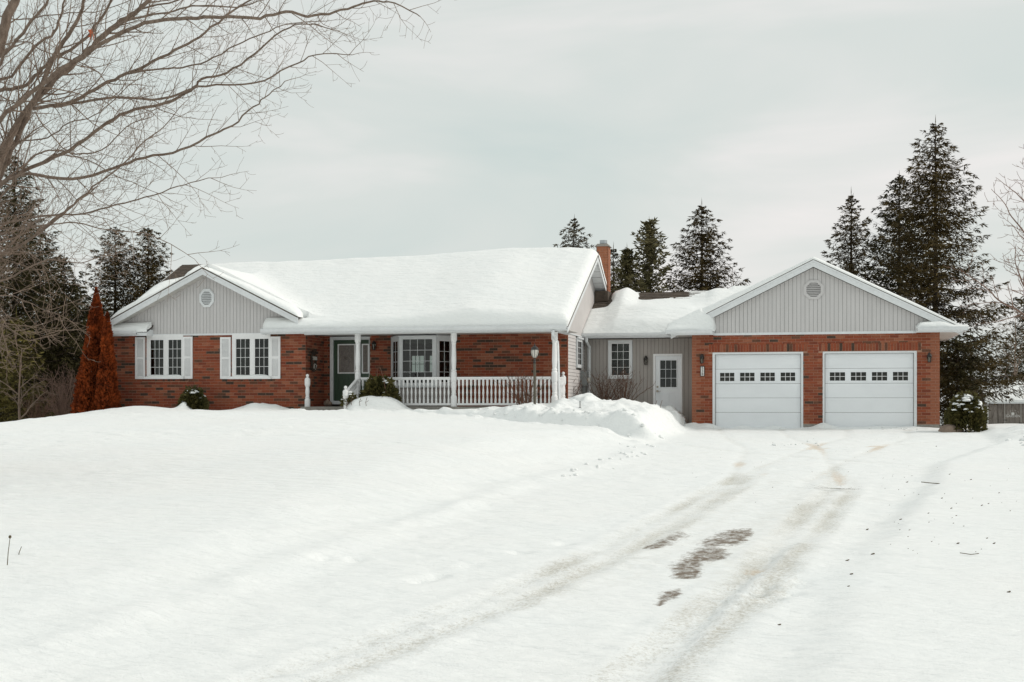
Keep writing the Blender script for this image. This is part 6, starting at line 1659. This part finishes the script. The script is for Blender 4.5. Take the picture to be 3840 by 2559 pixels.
# hook on the bank, shepherd's crook by the bush
Yh = 34.0; x = WX(2175, Yh); z = gzp(x, Yh)
solo('plant_hook', MB().tube([(x, Yh, z - .1), (x, Yh, z + .17)], .011, 5).tube([(x, Yh, z + .02), (x - .04, Yh - .02, z - .02), (x - .03, Yh - .02, z - .05)], .007, 4).tube([(x, Yh, z + .02), (x + .04, Yh - .02, z - .02)], .007, 4), M['dark'], 'small dark iron hook stuck in the lumpy snow bank', 'hook', (x, Yh, z))
Yh = 34.7
q = [W(1459, 1522, Yh), W(1447, 1470, Yh), W(1438, 1420, Yh), W(1430, 1392, Yh), W(1424, 1378, Yh), W(1418, 1377, Yh), W(1414, 1388, Yh), W(1414, 1412, Yh)]
solo('shepherds_crook', MB().tube(q, .009, 5), M['redtwig'], 'thin leaning shepherds crook in front of the yew bush', 'garden hook', q[0])
# fallen twigs and crumbs on the drive
px, py = 3140, 1838; Yt = gdepth(px, py); x = WX(px, Yt); z = gzp(x, Yt)
mb = MB(); rr = random.Random(12)
for k in range(7):
    a = rr.uniform(-.5, .5) + (math.pi if k % 2 else 0); p = Vector((x + rr.uniform(-.1, .1), Yt + rr.uniform(-.1, .1), z + .02))
    branch(mb, p, (math.cos(a), math.sin(a) * 1.2, .18), rr.uniform(.25, .45), .007, 1, rr, (0, 0, -.06), .5, .4)
mb.v = [(a_, b_, z + .012 + (c_ - z) * .22) for a_, b_, c_ in mb.v]
solo('fallen_twig', mb, M['debris'], 'fallen branched twig lying across the driveway', 'twig', (x, Yt, z))
px, py = 3500, 1818; Yt = gdepth(px, py); x = WX(px, Yt); z = gzp(x, Yt)
solo('fallen_twig', MB().tube([(x - .16, Yt + .1, z + .03), (x, Yt, z + .02), (x + .14, Yt - .02, z + .015)], .006, 4).tube([(x, Yt, z + .02), (x + .1, Yt - .1, z + .015)], .005, 4), M['debris'], 'small forked twig on the snow right of the driveway', 'twig', (x, Yt, z))
px, py = 3640, 2084; Yt = gdepth(px, py); x = WX(px, Yt); z = gzp(x, Yt)
solo('fallen_twig', MB().tube([(x - .09, Yt + .02, z + .02), (x, Yt - .02, z + .012), (x + .07, Yt, z + .02)], .0035, 4), M['debris'], 'thin curved twig on the smooth snow at the lower right', 'twig', (x, Yt, z))
crumbs = MB(); rr = random.Random(8)
SP = [(3250, 1988), (3270, 2080), (3175, 2104), (3190, 2155), (3480, 1926), (3585, 1935), (3680, 1897), (3705, 1890), (3590, 2040), (3725, 2040), (3780, 2222), (3565, 1908), (3700, 2020), (3510, 1675), (3530, 1870), (2920, 2345), (3640, 1800), (3560, 1780), (3745, 1850), (3375, 1950), (3180, 2200), (3400, 1810)]
for i in range(46): SP.append((rr.uniform(3300, 3840), rr.uniform(1690, 2080)))
for i in range(40): SP.append((rr.uniform(2500, 3400), rr.uniform(1640, 1900)))
for i, (px, py) in enumerate(SP):
    Yt = gdepth(px, py); x = WX(px, Yt); z = gzp(x, Yt); s = (.013 if i < 22 else .006) * rr.uniform(.6, 1.3)
    b0 = len(crumbs.v); crumbs.lathe(x, Yt, [(s * .5, z - .004), (s, z + s * .35), (s * .6, z + s * .8), (s * .1, z + s)], 5, rot=rr.uniform(0, 6))
    for q in range(b0, len(crumbs.v)): v = crumbs.v[q]; crumbs.v[q] = (v[0] + rr.uniform(-.3, .3) * s + (v[2] - z) * 1.2, v[1] + rr.uniform(-.3, .3) * s, v[2])
setting('ground_litter', crumbs, M['debris'], 'stuff', False, 'brown crumbs of bark and leaves scattered on the snow by the driveway', 'litter')
# lumps of snow thrown up beside the shovelled edges
cl = MB()
def lump(x, y, s):
    z = gzp(x, y); b0 = len(cl.v)
    cl.lathe(x, y, [(s * .7, z - s * .3), (s, z + s * .1), (s * .75, z + s * .5), (s * .2, z + s * .68)], 8)
    for q in range(b0, len(cl.v)): v = cl.v[q]; cl.v[q] = (v[0] + rr.uniform(-.2, .2) * s, v[1] + rr.uniform(-.2, .2) * s, v[2] + rr.uniform(-.15, .15) * s)
for i in range(60): x = rr.uniform(-9, -3.5); lump(x, float(np.interp(x, [-9, -5.4, -3.2], [33.7, 32.5, 31.6])) + rr.gauss(.1, .25), rr.uniform(.02, .07))
for i in range(34): y = rr.uniform(21, 31); lump(float(x_left(y)) - .2 + rr.gauss(0, .22), y, rr.uniform(.015, .05))
for i in range(50): lump(rr.uniform(4.2, 6.6), rr.uniform(28.8, 31.5), rr.uniform(.02, .09))
for i in range(20): lump(rr.uniform(-3, 3.3), YG - rr.uniform(.1, .5), rr.uniform(.015, .045))
for i in range(14): lump(rr.uniform(-.9, 0.2), rr.uniform(30, 32), rr.uniform(.015, .05))
setting('snow_lumps', cl, M['snow'], 'stuff', True, 'small broken lumps of snow along the shovelled edges', 'snow')
